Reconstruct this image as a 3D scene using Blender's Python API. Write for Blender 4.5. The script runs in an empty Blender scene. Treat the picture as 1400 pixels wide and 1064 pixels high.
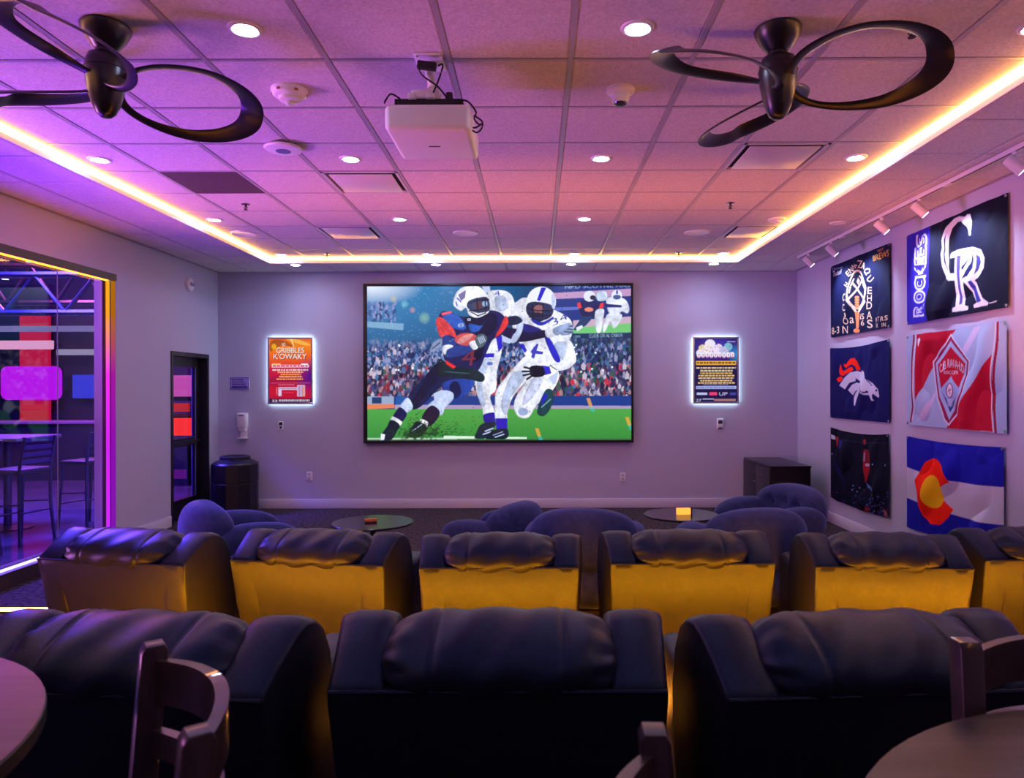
import bpy, bmesh, math, random
import numpy as np
from mathutils import Vector, Matrix

random.seed(7)
rng = np.random.default_rng(11)
PI = math.pi
SC = bpy.context.scene
COL = SC.collection

# ---------------------------------------------------------------- camera
F = 977.0            # focal length in pixels of the 1400 x 1064 frame
VX, VY = 734.0, 531.0
CZ = 1.61
cam = bpy.data.cameras.new('camera')
cam.sensor_width = 36.0
cam.lens = 36.0 * F / 1400.0
cam.shift_x = -(VX - 700.0) / 1400.0
cam.shift_y = (VY - 532.0) / 1400.0
cam.clip_start = 0.05
cam.dof.use_dof = True
cam.dof.focus_distance = 5.5
cam.dof.aperture_fstop = 6.0
camo = bpy.data.objects.new('camera', cam)
COL.objects.link(camo)
camo.location = (0, 0, CZ)
camo.rotation_euler = (PI / 2, math.radians(0.15), 0)
SC.camera = camo
# ---------------------------------------------------------------- world, exposure
SC.view_settings.view_transform = 'Standard'
SC.view_settings.look = 'None'
SC.view_settings.exposure = 0.0
SC.view_settings.gamma = 1.0
SC.view_settings.use_curve_mapping = False
wd = bpy.data.worlds.new('world')
SC.world = wd
wd.use_nodes = True
wd.node_tree.nodes['Background'].inputs[0].default_value = (0.55, 0.20, 0.62, 1)
wd.node_tree.nodes['Background'].inputs[1].default_value = 0.14
COVE_E, DOWN_E, RISER_E, LOBBY_E, TRACK_W = 22.0, 125.0, 560.0, 1.0, 46.0


def area(name, loc, target, size, col, watts, spread=180):
    l = bpy.data.lights.new(name, 'AREA')
    l.shape = 'RECTANGLE'
    l.size, l.size_y = size
    l.color = col
    l.energy = watts
    l.spread = math.radians(spread)
    o = bpy.data.objects.new(name, l)
    COL.objects.link(o)
    o.location = loc
    d = Vector(target) - Vector(loc)
    o.rotation_euler = d.to_track_quat('-Z', 'Y').to_euler()
    return o


# unseen fill lamps added in the lobby to colour it and the hall ceiling
area('lobby_wash_fill', (-8.4, 3.6, 0.5), (-0.8, 5.2, 3.3), (2.6, 0.8), (0.86, 0.25, 0.68), 112 * LOBBY_E, 75)  # added low, shines up through the glass to tint the hall ceiling
area('lobby_violet_fill', (-5.1, 4.6, 0.25), (-3.5, 4.8, 3.2), (0.3, 3.4), (0.26, 0.03, 1.0), 210 * LOBBY_E, 120)  # added near the floor to turn the soffit by the glass violet
area('lobby_blue_fill', (-6.6, 8.6, 4.2), (-6.2, 8.2, 0), (1.6, 1.6), (0.10, 0.06, 1.0), 1100 * LOBBY_E)
area('lobby_pink_fill', (-7.6, 11.2, 4.2), (-7.4, 11.0, 0), (1.6, 1.0), (1.0, 0.16, 0.55), 220 * LOBBY_E)


area('lobby_wall_fill', (-8.8, 12.2, 4.5), (-8.8, 13.6, 3.2), (4.0, 0.3), (0.16, 0.06, 1.0), 90 * LOBBY_E)  # added to lay blue light on the upper lobby wall


# ---------------------------------------------------------------- helpers
def S(r, g, b):
    def f(c):
        c /= 255.0
        return c / 12.92 if c <= 0.04045 else ((c + 0.055) / 1.055) ** 2.4
    return (f(r), f(g), f(b))


def mat(name, col, rough=0.5, metal=0.0, noise=0.0, nscale=40.0, bump=0.0, bscale=200.0, emit=None, estr=0.0,
        sheen=0.0, spec=0.5, coat=0.0, tint=None):
    m = bpy.data.materials.new(name)
    m.use_nodes = True
    nt = m.node_tree
    b = nt.nodes['Principled BSDF']
    b.inputs['Base Color'].default_value = (*col, 1)
    b.inputs['Roughness'].default_value = rough
    b.inputs['Metallic'].default_value = metal
    b.inputs['Specular IOR Level'].default_value = spec
    if sheen:
        b.inputs['Sheen Weight'].default_value = sheen
        b.inputs['Sheen Roughness'].default_value = 0.4
        b.inputs['Sheen Tint'].default_value = (0.35, 0.42, 1.0, 1)
    if tint:
        b.inputs['Specular Tint'].default_value = (*tint, 1)
    if coat:
        b.inputs['Coat Weight'].default_value = coat
    if emit:
        b.inputs['Emission Color'].default_value = (*emit, 1)
        b.inputs['Emission Strength'].default_value = estr
    tc = nt.nodes.new('ShaderNodeTexCoord')
    if noise:
        n = nt.nodes.new('ShaderNodeTexNoise')
        n.inputs['Scale'].default_value = nscale
        n.inputs['Detail'].default_value = 6
        nt.links.new(tc.outputs['Object'], n.inputs['Vector'])
        mr = nt.nodes.new('ShaderNodeMapRange')
        mr.inputs[1].default_value = 0.3
        mr.inputs[2].default_value = 0.7
        mr.inputs[3].default_value = 1 - noise
        mr.inputs[4].default_value = 1 + noise
        nt.links.new(n.outputs[0], mr.inputs[0])
        mx = nt.nodes.new('ShaderNodeVectorMath')
        mx.operation = 'SCALE'
        mx.inputs[0].default_value = col
        nt.links.new(mr.outputs[0], mx.inputs['Scale'])
        nt.links.new(mx.outputs[0], b.inputs['Base Color'])
    if bump:
        n = nt.nodes.new('ShaderNodeTexNoise')
        n.inputs['Scale'].default_value = bscale
        n.inputs['Detail'].default_value = 3
        nt.links.new(tc.outputs['Object'], n.inputs['Vector'])
        bp = nt.nodes.new('ShaderNodeBump')
        bp.inputs['Strength'].default_value = bump
        bp.inputs['Distance'].default_value = 0.004
        nt.links.new(n.outputs[0], bp.inputs['Height'])
        nt.links.new(bp.outputs[0], b.inputs['Normal'])
    return m


def emis(name, col, strength):
    m = bpy.data.materials.new(name)
    m.use_nodes = True
    nt = m.node_tree
    nt.nodes.remove(nt.nodes['Principled BSDF'])
    e = nt.nodes.new('ShaderNodeEmission')
    e.inputs[0].default_value = (*col, 1)
    e.inputs[1].default_value = strength
    nt.links.new(e.outputs[0], nt.nodes['Material Output'].inputs[0])
    return m


def glass(name, tint=(0.9, 0.9, 0.95), refl=0.09):
    m = bpy.data.materials.new(name)
    m.use_nodes = True
    nt = m.node_tree
    nt.nodes.remove(nt.nodes['Principled BSDF'])
    t = nt.nodes.new('ShaderNodeBsdfTransparent')
    t.inputs[0].default_value = (*tint, 1)
    g = nt.nodes.new('ShaderNodeBsdfGlossy')
    g.inputs['Roughness'].default_value = 0.02
    lw = nt.nodes.new('ShaderNodeLayerWeight')
    lw.inputs[0].default_value = 0.5
    pw = nt.nodes.new('ShaderNodeMath')
    pw.operation = 'POWER'
    pw.inputs[1].default_value = 4.0
    ma = nt.nodes.new('ShaderNodeMath')
    ma.operation = 'MULTIPLY_ADD'
    ma.inputs[1].default_value = 0.6
    ma.inputs[2].default_value = 0.03
    nt.links.new(lw.outputs['Facing'], pw.inputs[0])
    nt.links.new(pw.outputs[0], ma.inputs[0])
    mx = nt.nodes.new('ShaderNodeMixShader')
    nt.links.new(ma.outputs[0], mx.inputs[0])
    nt.links.new(t.outputs[0], mx.inputs[1])
    nt.links.new(g.outputs[0], mx.inputs[2])
    nt.links.new(mx.outputs[0], nt.nodes['Material Output'].inputs[0])
    return m


def attr_mat(name, estr=0.0, rough=0.7, sheen=0.0, base=1.0):
    """colour printed on the surface (colour attribute 'print'); estr > 0 for a lit screen"""
    m = bpy.data.materials.new(name)
    m.use_nodes = True
    nt = m.node_tree
    b = nt.nodes['Principled BSDF']
    a = nt.nodes.new('ShaderNodeAttribute')
    a.attribute_name = 'print'
    b.inputs['Roughness'].default_value = rough
    if estr:
        b.inputs['Base Color'].default_value = (0.01, 0.01, 0.01, 1)
        nt.links.new(a.outputs['Color'], b.inputs['Emission Color'])
        b.inputs['Emission Strength'].default_value = estr
    else:
        nt.links.new(a.outputs['Color'], b.inputs['Base Color'])
    b.inputs['Specular IOR Level'].default_value = 0.15 if not estr else 0.5
    return m


class MB:
    def __init__(s):
        s.v, s.f = [], []

    def add(s, vs, fs):
        o = len(s.v)
        s.v += [tuple(p) for p in vs]
        s.f += [tuple(i + o for i in f) for f in fs]
        return s

    def box(s, x0, x1, y0, y1, z0, z1):
        vs = [(x, y, z) for z in (z0, z1) for y in (y0, y1) for x in (x0, x1)]
        return s.add(vs, [(0, 2, 3, 1), (4, 5, 7, 6), (0, 1, 5, 4), (2, 6, 7, 3), (0, 4, 6, 2), (1, 3, 7, 5)])

    def rbox(s, x0, x1, y0, y1, z0, z1, r=0.01, seg=3):
        bm = bmesh.new()
        bmesh.ops.create_cube(bm, size=1)
        for v in bm.verts:
            v.co = Vector(((x0 + x1) / 2 + v.co.x * (x1 - x0), (y0 + y1) / 2 + v.co.y * (y1 - y0), (z0 + z1) / 2 + v.co.z * (z1 - z0)))
        bmesh.ops.bevel(bm, geom=bm.edges[:], offset=r, segments=seg, profile=0.5, affect='EDGES')
        return s.bm(bm)

    def bm(s, bm):
        bm.verts.index_update()
        s.add([v.co[:] for v in bm.verts], [[v.index for v in f.verts] for f in bm.faces])
        bm.free()
        return s

    def lathe(s, prof, seg=32, c=(0, 0, 0), axis='Z'):
        vs, fs = [], []
        n = len(prof)
        for i in range(seg):
            a = 2 * PI * i / seg
            for r, z in prof:
                p = (r * math.cos(a), r * math.sin(a), z)
                if axis == 'Y':
                    p = (p[0], p[2], p[1])
                if axis == 'X':
                    p = (p[2], p[0], p[1])
                vs.append((p[0] + c[0], p[1] + c[1], p[2] + c[2]))
        for i in range(seg):
            j = (i + 1) % seg
            for k in range(n - 1):
                fs.append((i * n + k, j * n + k, j * n + k + 1, i * n + k + 1))
        if prof[0][0] > 1e-5:
            fs.append([i * n for i in range(seg)][::-1])
        if prof[-1][0] > 1e-5:
            fs.append([i * n + n - 1 for i in range(seg)])
        return s.add(vs, fs)

    def loft(s, secs, closed=True, cap=True):
        n = len(secs[0])
        vs = [p for q in secs for p in q]
        fs = []
        for i in range(len(secs) - 1):
            for k in range(n if closed else n - 1):
                l = (k + 1) % n
                fs.append((i * n + k, i * n + l, (i + 1) * n + l, (i + 1) * n + k))
        if cap and closed:
            fs.append(list(range(n))[::-1])
            fs.append([(len(secs) - 1) * n + k for k in range(n)])
        return s.add(vs, fs)

    def tube(s, pts, r, seg=8, loop=False):
        pts = [Vector(p) for p in pts]
        n = len(pts)
        secs = []
        up = Vector((0, 0, 1))
        for i, p in enumerate(pts):
            if loop:
                t = (pts[(i + 1) % n] - pts[i - 1]).normalized()
            else:
                t = (pts[min(i + 1, n - 1)] - pts[max(i - 1, 0)]).normalized()
            u = up if abs(t.dot(up)) < 0.95 else Vector((1, 0, 0))
            a = t.cross(u).normalized()
            b = a.cross(t).normalized()
            secs.append([tuple(p + a * (r * math.cos(2 * PI * k / seg)) + b * (r * math.sin(2 * PI * k / seg))) for k in range(seg)])
        if loop:
            secs.append(secs[0])
        return s.loft(secs, cap=not loop)

    def ellipsoid(s, c, r, e=1.0, nu=28, nv=16, fn=None):
        secs = []

        def sp(x):
            return math.copysign(abs(x) ** e, x)
        vs, fs = [], []
        for j in range(nv + 1):
            ph = -PI / 2 + PI * j / nv
            for i in range(nu):
                th = 2 * PI * i / nu
                p = Vector((c[0] + r[0] * sp(math.cos(ph)) * sp(math.cos(th)), c[1] + r[1] * sp(math.cos(ph)) * sp(math.sin(th)), c[2] + r[2] * sp(math.sin(ph))))
                if fn:
                    p = fn(p)
                vs.append(tuple(p))
        for j in range(nv):
            for i in range(nu):
                k = (i + 1) % nu
                fs.append((j * nu + i, j * nu + k, (j + 1) * nu + k, (j + 1) * nu + i))
        return s.add(vs, fs)

    def prism(s, poly, x0, x1, bev=0.0, seg=2):
        """polygon in (y, z) run from x0 to x1"""
        bm = bmesh.new()
        a = [bm.verts.new((x0, y, z)) for y, z in poly]
        f = bm.faces.new(a)
        r = bmesh.ops.extrude_face_region(bm, geom=[f])
        for v in r['geom']:
            if isinstance(v, bmesh.types.BMVert):
                v.co.x = x1
        bmesh.ops.recalc_face_normals(bm, faces=bm.faces[:])
        if bev:
            es = [e for e in bm.edges if abs(e.verts[0].co.x - e.verts[1].co.x) < 1e-6]
            bmesh.ops.bevel(bm, geom=es, offset=bev, segments=seg, profile=0.5, affect='EDGES')
        return s.bm(bm)

    def rrect(s, x0, x1, z0, z1, y0, y1, r):
        pts = []
        for cx, cz, a0 in ((x1 - r, z1 - r, 0), (x0 + r, z1 - r, 90), (x0 + r, z0 + r, 180), (x1 - r, z0 + r, 270)):
            for k in range(7):
                a = math.radians(a0 + 15 * k)
                pts.append((cx + r * math.cos(a), cz + r * math.sin(a)))
        return s.loft([[(x, y0, z) for x, z in pts], [(x, y1, z) for x, z in pts]])

    def xf(s, M):
        s.v = [tuple(M @ Vector(p)) for p in s.v]
        return s

    def mesh(s, name, smooth=True, angle=40):
        me = bpy.data.meshes.new(name)
        me.from_pydata(s.v, [], s.f)
        bm = bmesh.new()
        bm.from_mesh(me)
        bmesh.ops.remove_doubles(bm, verts=bm.verts[:], dist=1e-6)
        bmesh.ops.recalc_face_normals(bm, faces=bm.faces[:])
        bm.to_mesh(me)
        bm.free()
        if smooth:
            me.shade_smooth()
            me.set_sharp_from_angle(angle=math.radians(angle))
        return me

    def build(s, name, m, parent=None, smooth=True, angle=40):
        me = s.mesh(name, smooth, angle)
        return link(name, me, m, parent)


def link(name, me, m, parent=None):
    o = bpy.data.objects.new(name, me)
    if m is not None and not me.materials:
        me.materials.append(m)
    COL.objects.link(o)
    if parent is not None:
        o.parent = parent
    return o


def tag(o, label, cat, group=None):
    o['label'] = label
    o['category'] = cat
    if group:
        o['group'] = group
    return o


def thing(name, label, cat, loc=(0, 0, 0), rz=0.0, group=None):
    o = bpy.data.objects.new(name, None)
    o.empty_display_size = 0.1
    COL.objects.link(o)
    o.location = loc
    o.rotation_euler = (0, 0, rz)
    return tag(o, label, cat, group)


def struct(o):
    o['kind'] = 'structure'
    return o


def dup(o, parent=None):
    c = o.copy()
    COL.objects.link(c)
    c.parent = parent
    for ch in list(o.children):
        dup(ch, c)
    return c


def P(px, py, Y):
    return Vector(((px - VX) * Y / F, Y, CZ + (VY - py) * Y / F))


def catmull(pts, n=6):
    out = []
    m = len(pts)
    for i in range(m):
        p0, p1, p2, p3 = (np.array(pts[(i + k - 1) % m], float) for k in range(4))
        for j in range(n):
            t = j / n
            out.append(tuple(0.5 * ((2 * p1) + (p2 - p0) * t + (2 * p0 - 5 * p1 + 4 * p2 - p3) * t * t + (3 * p1 - p0 - 3 * p2 + p3) * t ** 3)))
    return out


# ---------------------------------------------------------------- flat prints, drawn as colours on a fine mesh
_tc = {}


def text_tris(s):
    if s not in _tc:
        cu = bpy.data.curves.new('t', 'FONT')
        cu.body = s
        cu.resolution_u = 3
        o = bpy.data.objects.new('t', cu)
        COL.objects.link(o)
        me = bpy.data.meshes.new_from_object(o.evaluated_get(bpy.context.evaluated_depsgraph_get()))
        vs = [tuple(v.co[:2]) for v in me.vertices]
        me.calc_loop_triangles()
        ts = [[vs[i] for i in t.vertices] for t in me.loop_triangles]
        bpy.data.objects.remove(o)
        bpy.data.meshes.remove(me)
        bpy.data.curves.remove(cu)
        a = np.array(ts) if ts else np.zeros((0, 3, 2))
        if len(a):
            mn, mx = a.reshape(-1, 2).min(0), a.reshape(-1, 2).max(0)
            a = (a - mn) / (mx - mn)
        _tc[s] = a
    return _tc[s]


class Canvas:
    """w x h samples; fn maps drawing coordinates to 0..1 (u right, v down)"""

    def __init__(s, w, h, fn, bg):
        s.w, s.h, s.fn = w, h, fn
        s.a = np.zeros((h, w, 3))
        s.a[:] = bg
        s.form = None

    def pts(s, p):
        return np.array([(u * s.w, v * s.h) for u, v in (s.fn(x, y) for x, y in p)])

    def mask(s, q):
        x0, y0 = np.floor(q.min(0)).astype(int)
        x1, y1 = np.ceil(q.max(0)).astype(int) + 1
        x0, y0, x1, y1 = max(x0, 0), max(y0, 0), min(x1, s.w), min(y1, s.h)
        if x1 <= x0 or y1 <= y0:
            return None
        X, Y = np.meshgrid(np.arange(x0, x1) + 0.5, np.arange(y0, y1) + 0.5)
        ins = np.zeros(X.shape, bool)
        n = len(q)
        for i in range(n):
            (ax, ay), (bx, by) = q[i], q[(i + 1) % n]
            if ay == by:
                continue
            c = ((ay > Y) != (by > Y)) & (X < (bx - ax) * (Y - ay) / (by - ay) + ax)
            ins ^= c
        return (slice(y0, y1), slice(x0, x1)), ins

    def poly(s, p, c, smooth=False, al=1.0):
        if smooth:
            p = catmull(p)
        r = s.mask(s.pts(p))
        if r is None:
            return
        sl, m = r
        if smooth and s.form is not None:
            hh_, ww_ = m.shape
            gx_ = np.linspace(-1, 1, ww_)[None, :] * np.ones((hh_, 1))
            k = 1.0 + 0.10 * gx_ + 0.75 * s.form[sl]
            for d, f in ((3, 0.90), (6, 0.93), (10, 0.95)):
                e = np.zeros_like(m)
                e[:, d:] = m[:, :-d] if ww_ > d else False
                e2 = np.zeros_like(m)
                if hh_ > d:
                    e2[:-d] = m[d:]
                k = k * np.where(m & ~(e & e2), f, 1.0)
            cc = np.clip(np.array(c)[None, None] * k[..., None], 0, 1)
            s.a[sl][m] = s.a[sl][m] * (1 - al) + cc[m] * al
            return
        s.a[sl][m] = s.a[sl][m] * (1 - al) + np.array(c) * al

    def rect(s, x0, y0, x1, y1, c, al=1.0):
        s.poly([(x0, y0), (x1, y0), (x1, y1), (x0, y1)], c, al=al)

    def line(s, p, wd, c, al=1.0):
        for (ax, ay), (bx, by) in zip(p[:-1], p[1:]):
            l = math.hypot(bx - ax, by - ay) or 1
            nx, ny = -(by - ay) / l * wd / 2, (bx - ax) / l * wd / 2
            ex, ey = (bx - ax) / l * wd * 0.3, (by - ay) / l * wd * 0.3
            s.poly([(ax + nx - ex, ay + ny - ey), (bx + nx + ex, by + ny + ey), (bx - nx + ex, by - ny + ey), (ax - nx - ex, ay - ny - ey)], c, al=al)

    def ell(s, cx, cy, rx, ry, c, al=1.0, n=28):
        s.poly([(cx + rx * math.cos(2 * PI * k / n), cy + ry * math.sin(2 * PI * k / n)) for k in range(n)], c, al=al)

    def text(s, t, quad, c):
        """quad: top-left, top-right, bottom-right, bottom-left"""
        tl, tr, br, bl = (np.array(q, float) for q in quad)
        for tri in text_tris(t):
            p = []
            for u, v in tri:
                a = bl + (br - bl) * u
                b = tl + (tr - tl) * u
                p.append(tuple(a + (b - a) * v))
            s.poly(p, c)

    def down(s):
        a = s.a[:s.h // 2 * 2, :s.w // 2 * 2]
        return (a[0::2, 0::2] + a[1::2, 0::2] + a[0::2, 1::2] + a[1::2, 1::2]) / 4


def print_mesh(name, img, pos):
    """grid of points coloured by img (h, w, 3); pos(u, v) -> xyz arrays"""
    h, w, _ = img.shape
    u, v = np.meshgrid(np.linspace(0, 1, w), np.linspace(0, 1, h))
    co = np.stack(pos(u, v), -1).reshape(-1, 3).astype(np.float32)
    idx = np.arange(h * w).reshape(h, w)
    q = np.stack([idx[1:, :-1], idx[1:, 1:], idx[:-1, 1:], idx[:-1, :-1]], -1).reshape(-1, 4)
    me = bpy.data.meshes.new(name)
    me.vertices.add(h * w)
    me.vertices.foreach_set('co', co.ravel())
    me.loops.add(q.size)
    me.loops.foreach_set('vertex_index', q.ravel().astype(np.int32))
    me.polygons.add(len(q))
    me.polygons.foreach_set('loop_start', (np.arange(len(q)) * 4).astype(np.int32))
    me.polygons.foreach_set('loop_total', np.full(len(q), 4, np.int32))
    me.update(calc_edges=True)
    ca = me.color_attributes.new('print', 'FLOAT_COLOR', 'POINT')
    ca.data.foreach_set('color', np.concatenate([img.reshape(-1, 3), np.ones((h * w, 1))], 1).astype(np.float32).ravel())
    me.shade_smooth()
    return me


# ---------------------------------------------------------------- room dimensions
XL, XR, YB = -4.29, 3.51, 9.62
YR = -2.2                       # the hall goes on open behind the camera
ZT, ZS = CZ + 1.65, CZ + 1.57   # tray ceiling and soffit heights
TX0, TX1, TY1 = -3.33, 2.51, 8.92
H_R2, H_R3 = 0.18, 0.34         # seating tiers

M = {}
M['wall'] = mat('wall_paint', (0.50, 0.50, 0.68), 0.75, bump=0.10, bscale=160)
M['tile'] = mat('ceiling_tile', (0.66, 0.61, 0.64), 0.9, noise=0.16, nscale=70, bump=0.5, bscale=90)
M['grid'] = mat('grid_metal', (0.45, 0.42, 0.5), 0.4, metal=0.25)
M['white_trim'] = mat('white_trim', (0.68, 0.68, 0.84), 0.45)
M['white_plastic'] = mat('white_plastic', (0.86, 0.84, 0.88), 0.4)
M['black_metal'] = mat('black_metal', (0.012, 0.012, 0.016), 0.4, metal=0.0, bump=0.05, bscale=300)
M['fan'] = mat('fan_black', (0.008, 0.008, 0.011), 0.32, spec=0.6)
M['black_plastic'] = mat('black_plastic', (0.012, 0.012, 0.018), 0.5)
M['leather'] = mat('leather', (0.0065, 0.0082, 0.019), 0.38, noise=0.15, nscale=12, bump=0.25, bscale=260, spec=0.4, tint=(0.24, 0.40, 1.0))
M['velvet'] = mat('velvet', (0.03, 0.045, 0.15), 0.9, noise=0.2, nscale=18, bump=0.3, bscale=350, sheen=0.7, spec=0.1)
M['wood'] = mat('dark_wood', (0.028, 0.017, 0.022), 0.33, noise=0.25, nscale=14, coat=0.4)
M['dark_top'] = mat('table_black_top', (0.02, 0.02, 0.026), 0.22)
M['carpet'] = mat('carpet', (0.055, 0.045, 0.058), 1.0, noise=0.75, nscale=26, bump=1.0, bscale=60, spec=0.1)
M['lobby_floor'] = mat('lobby_floor', (0.10, 0.09, 0.13), 0.16, noise=0.35, nscale=2.5, bump=0.25, bscale=6)
M['lobby_wall'] = mat('lobby_wall', (0.012, 0.010, 0.028), 0.7, noise=0.3, nscale=3)
M['lobby_metal'] = mat('lobby_metal', (0.05, 0.05, 0.10), 0.3, metal=0.6)
M['glass'] = glass('clear_glass')
M['chrome'] = mat('chrome', (0.6, 0.6, 0.62), 0.15, metal=1.0)
M['amber'] = emis('amber_led', (1.0, 0.40, 0.07), COVE_E)
M['amber_riser'] = emis('amber_riser_led', (1.0, 0.225, 0.0), RISER_E)
M['amber_floor'] = emis('amber_floor_led', (1.0, 0.46, 0.12), 18)
M['blue_led'] = emis('blue_led', (0.25, 0.18, 1.0), 7)
M['down'] = emis('downlight_lens', (0.58, 0.66, 1.0), DOWN_E)
M['halo'] = emis('poster_halo_led', (0.72, 0.95, 1.0), 10.0)


def wood_grain(name, c1, c2, rough=0.35):
    m = bpy.data.materials.new(name)
    m.use_nodes = True
    nt = m.node_tree
    b = nt.nodes['Principled BSDF']
    b.inputs['Roughness'].default_value = rough
    b.inputs['Specular IOR Level'].default_value = 0.3
    tc = nt.nodes.new('ShaderNodeTexCoord')
    mp = nt.nodes.new('ShaderNodeMapping')
    mp.inputs['Scale'].default_value = (1.2, 14, 14)
    mp.inputs['Rotation'].default_value = (0, 0, 0.7)
    n = nt.nodes.new('ShaderNodeTexNoise')
    n.inputs['Scale'].default_value = 2.6
    n.inputs['Detail'].default_value = 8
    n.inputs['Distortion'].default_value = 0.6
    cr = nt.nodes.new('ShaderNodeValToRGB')
    cr.color_ramp.elements[0].color = (*c1, 1)
    cr.color_ramp.elements[0].position = 0.35
    cr.color_ramp.elements[1].color = (*c2, 1)
    cr.color_ramp.elements[1].position = 0.68
    nt.links.new(tc.outputs['Object'], mp.inputs[0])
    nt.links.new(mp.outputs[0], n.inputs['Vector'])
    nt.links.new(n.outputs[0], cr.inputs[0])
    nt.links.new(cr.outputs[0], b.inputs['Base Color'])
    return m


M['table_wood'] = wood_grain('table_wood', (0.020, 0.015, 0.022), (0.050, 0.037, 0.052))


def gradient_glow(name, axis, stops, strength, lo, hi):
    """glow with colour running along its length"""
    m = bpy.data.materials.new(name)
    m.use_nodes = True
    nt = m.node_tree
    nt.nodes.remove(nt.nodes['Principled BSDF'])
    e = nt.nodes.new('ShaderNodeEmission')
    e.inputs[1].default_value = strength
    tc = nt.nodes.new('ShaderNodeTexCoord')
    sx = nt.nodes.new('ShaderNodeSeparateXYZ')
    mr = nt.nodes.new('ShaderNodeMapRange')
    mr.inputs[1].default_value = lo
    mr.inputs[2].default_value = hi
    cr = nt.nodes.new('ShaderNodeValToRGB')
    el = cr.color_ramp.elements
    el[0].position, el[0].color = stops[0][0], (*stops[0][1], 1)
    el[1].position, el[1].color = stops[-1][0], (*stops[-1][1], 1)
    for p, c in stops[1:-1]:
        k = el.new(p)
        k.color = (*c, 1)
    nt.links.new(tc.outputs['Object'], sx.inputs[0])
    nt.links.new(sx.outputs[axis], mr.inputs[0])
    nt.links.new(mr.outputs[0], cr.inputs[0])
    nt.links.new(cr.outputs[0], e.inputs[0])
    nt.links.new(e.outputs[0], nt.nodes['Material Output'].inputs[0])
    return m


# ---------------------------------------------------------------- floor, tiers
struct(MB().box(XL - 0.2, XR + 0.2, YR, YB + 0.2, -0.2, 0.0).build('floor', M['carpet'], smooth=False))
t2 = struct(MB().rbox(-2.75, XR - 0.005, 1.62, 3.30, 0.001, H_R2, 0.008).build('floor_tier', M['carpet']))
t3 = struct(MB().rbox(-2.75, XR - 0.005, YR, 1.618, 0.001, H_R3, 0.008).build('floor_tier', M['carpet']))
o = thing('step_light', 'amber light strip along the front edge of the seating tier', 'light strip', (0, 3.30, 0.10))
MB().box(-2.55, 3.3, 0.001, 0.010, 0.0, 0.074).build('channel', M['chrome'], o, False)
MB().rbox(-2.56, 3.31, 0.001, 0.050, 0.070, 0.079, 0.002).build('added_strip_shield', M['black_metal'], o)  # lip added to keep the strip's light off the ceiling
MB().box(-2.54, 3.29, 0.010, 0.018, 0.010, 0.052).build('face_diffuser', M['amber_riser'], o, False)
MB().lathe([(0.0, -2.54), (0.007, -2.54), (0.007, 3.29), (0, 3.29)], 10, (0, -0.012, 0.088), 'X').build('top_diffuser', emis('amber_top_led', (1.0, 0.34, 0.03), 80), o)
o = thing('step_light', 'warm light strip set in the carpet by the glass wall', 'light strip', (-3.6, 5.17, 0.0))
MB().box(-0.66, 0.75, -0.022, 0.022, 0.001, 0.012).build('channel', M['chrome'], o, False)
MB().lathe([(0.0, -0.65), (0.014, -0.65), (0.014, 0.74), (0, 0.74)], 12, (0, 0, 0.018), 'X').build('diffuser', M['amber_floor'], o)

# ---------------------------------------------------------------- walls
struct(MB().box(XL - 0.2, XR + 0.2, YB, YB + 0.2, -0.0, ZT + 0.3).build('wall_back', M['wall'], smooth=False))
struct(MB().box(XR, XR + 0.2, YR, YB, 0.0, ZT + 0.3).build('wall_right', M['wall'], smooth=False))
WY0, WY1, WZ0, WZ1 = 1.2, 7.28, 0.12, 2.77
DY0, DY1, DZ1 = 8.37, 9.33, 2.06
wl = MB()
xa, xb = XL - 0.22, XL
for y0, y1, z0, z1 in ((YR, WY0, 0, ZT + 0.3), (WY0, WY1, WZ1, ZT + 0.3), (WY0, WY1, 0, WZ0), (WY1, DY0, 0, ZT + 0.3),
                       (DY0, DY1, DZ1, ZT + 0.3), (DY1, YB, 0, ZT + 0.3)):
    wl.box(xa, xb, y0, y1, z0, z1)
struct(wl.build('wall_left', M['wall'], smooth=False))
BH = 0.125


def bbprof(x0, x1, y0, y1):
    return MB().rbox(x0, x1, y0, y1, 0.0, BH, 0.004, 2)


struct(bbprof(XL, XR, YB - 0.016, YB - 0.0005).build('baseboard_back', M['white_trim']))
struct(bbprof(XR - 0.016, XR - 0.0005, 3.31, YB - 0.017).build('baseboard_right', M['white_trim']))
struct(bbprof(XL + 0.0005, XL + 0.016, WY1 + 0.05, DY0 - 0.01).build('baseboard_left', M['white_trim']))

# ---------------------------------------------------------------- ceiling: tray with a lower soffit ring
ceil = struct(MB().box(XL - 0.2, XR + 0.2, YR, YB + 0.2, ZT + 0.02, ZT + 0.2).build('ceiling', M['grid'], smooth=False))
sof = MB()
for x0, x1, y0, y1 in ((XL, TX0, YR, YB), (TX1, XR, YR, YB), (TX0, TX1, TY1, YB)):
    sof.box(x0, x1, y0, y1, ZS + 0.006, ZT + 0.02)
sf = sof.build('soffit', M['grid'], ceil, False)
MB().box(TX0, TX0 + 0.004, YR, TY1, ZS - 0.002, ZT).build('fascia', M['white_trim'], sf, False)
MB().box(TX1 - 0.004, TX1, YR, TY1, ZS - 0.002, ZT).build('fascia', M['white_trim'], sf, False)
MB().box(TX0, TX1, TY1 - 0.004, TY1, ZS - 0.002, ZT).build('fascia', M['white_trim'], sf, False)
tiles = {}


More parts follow.
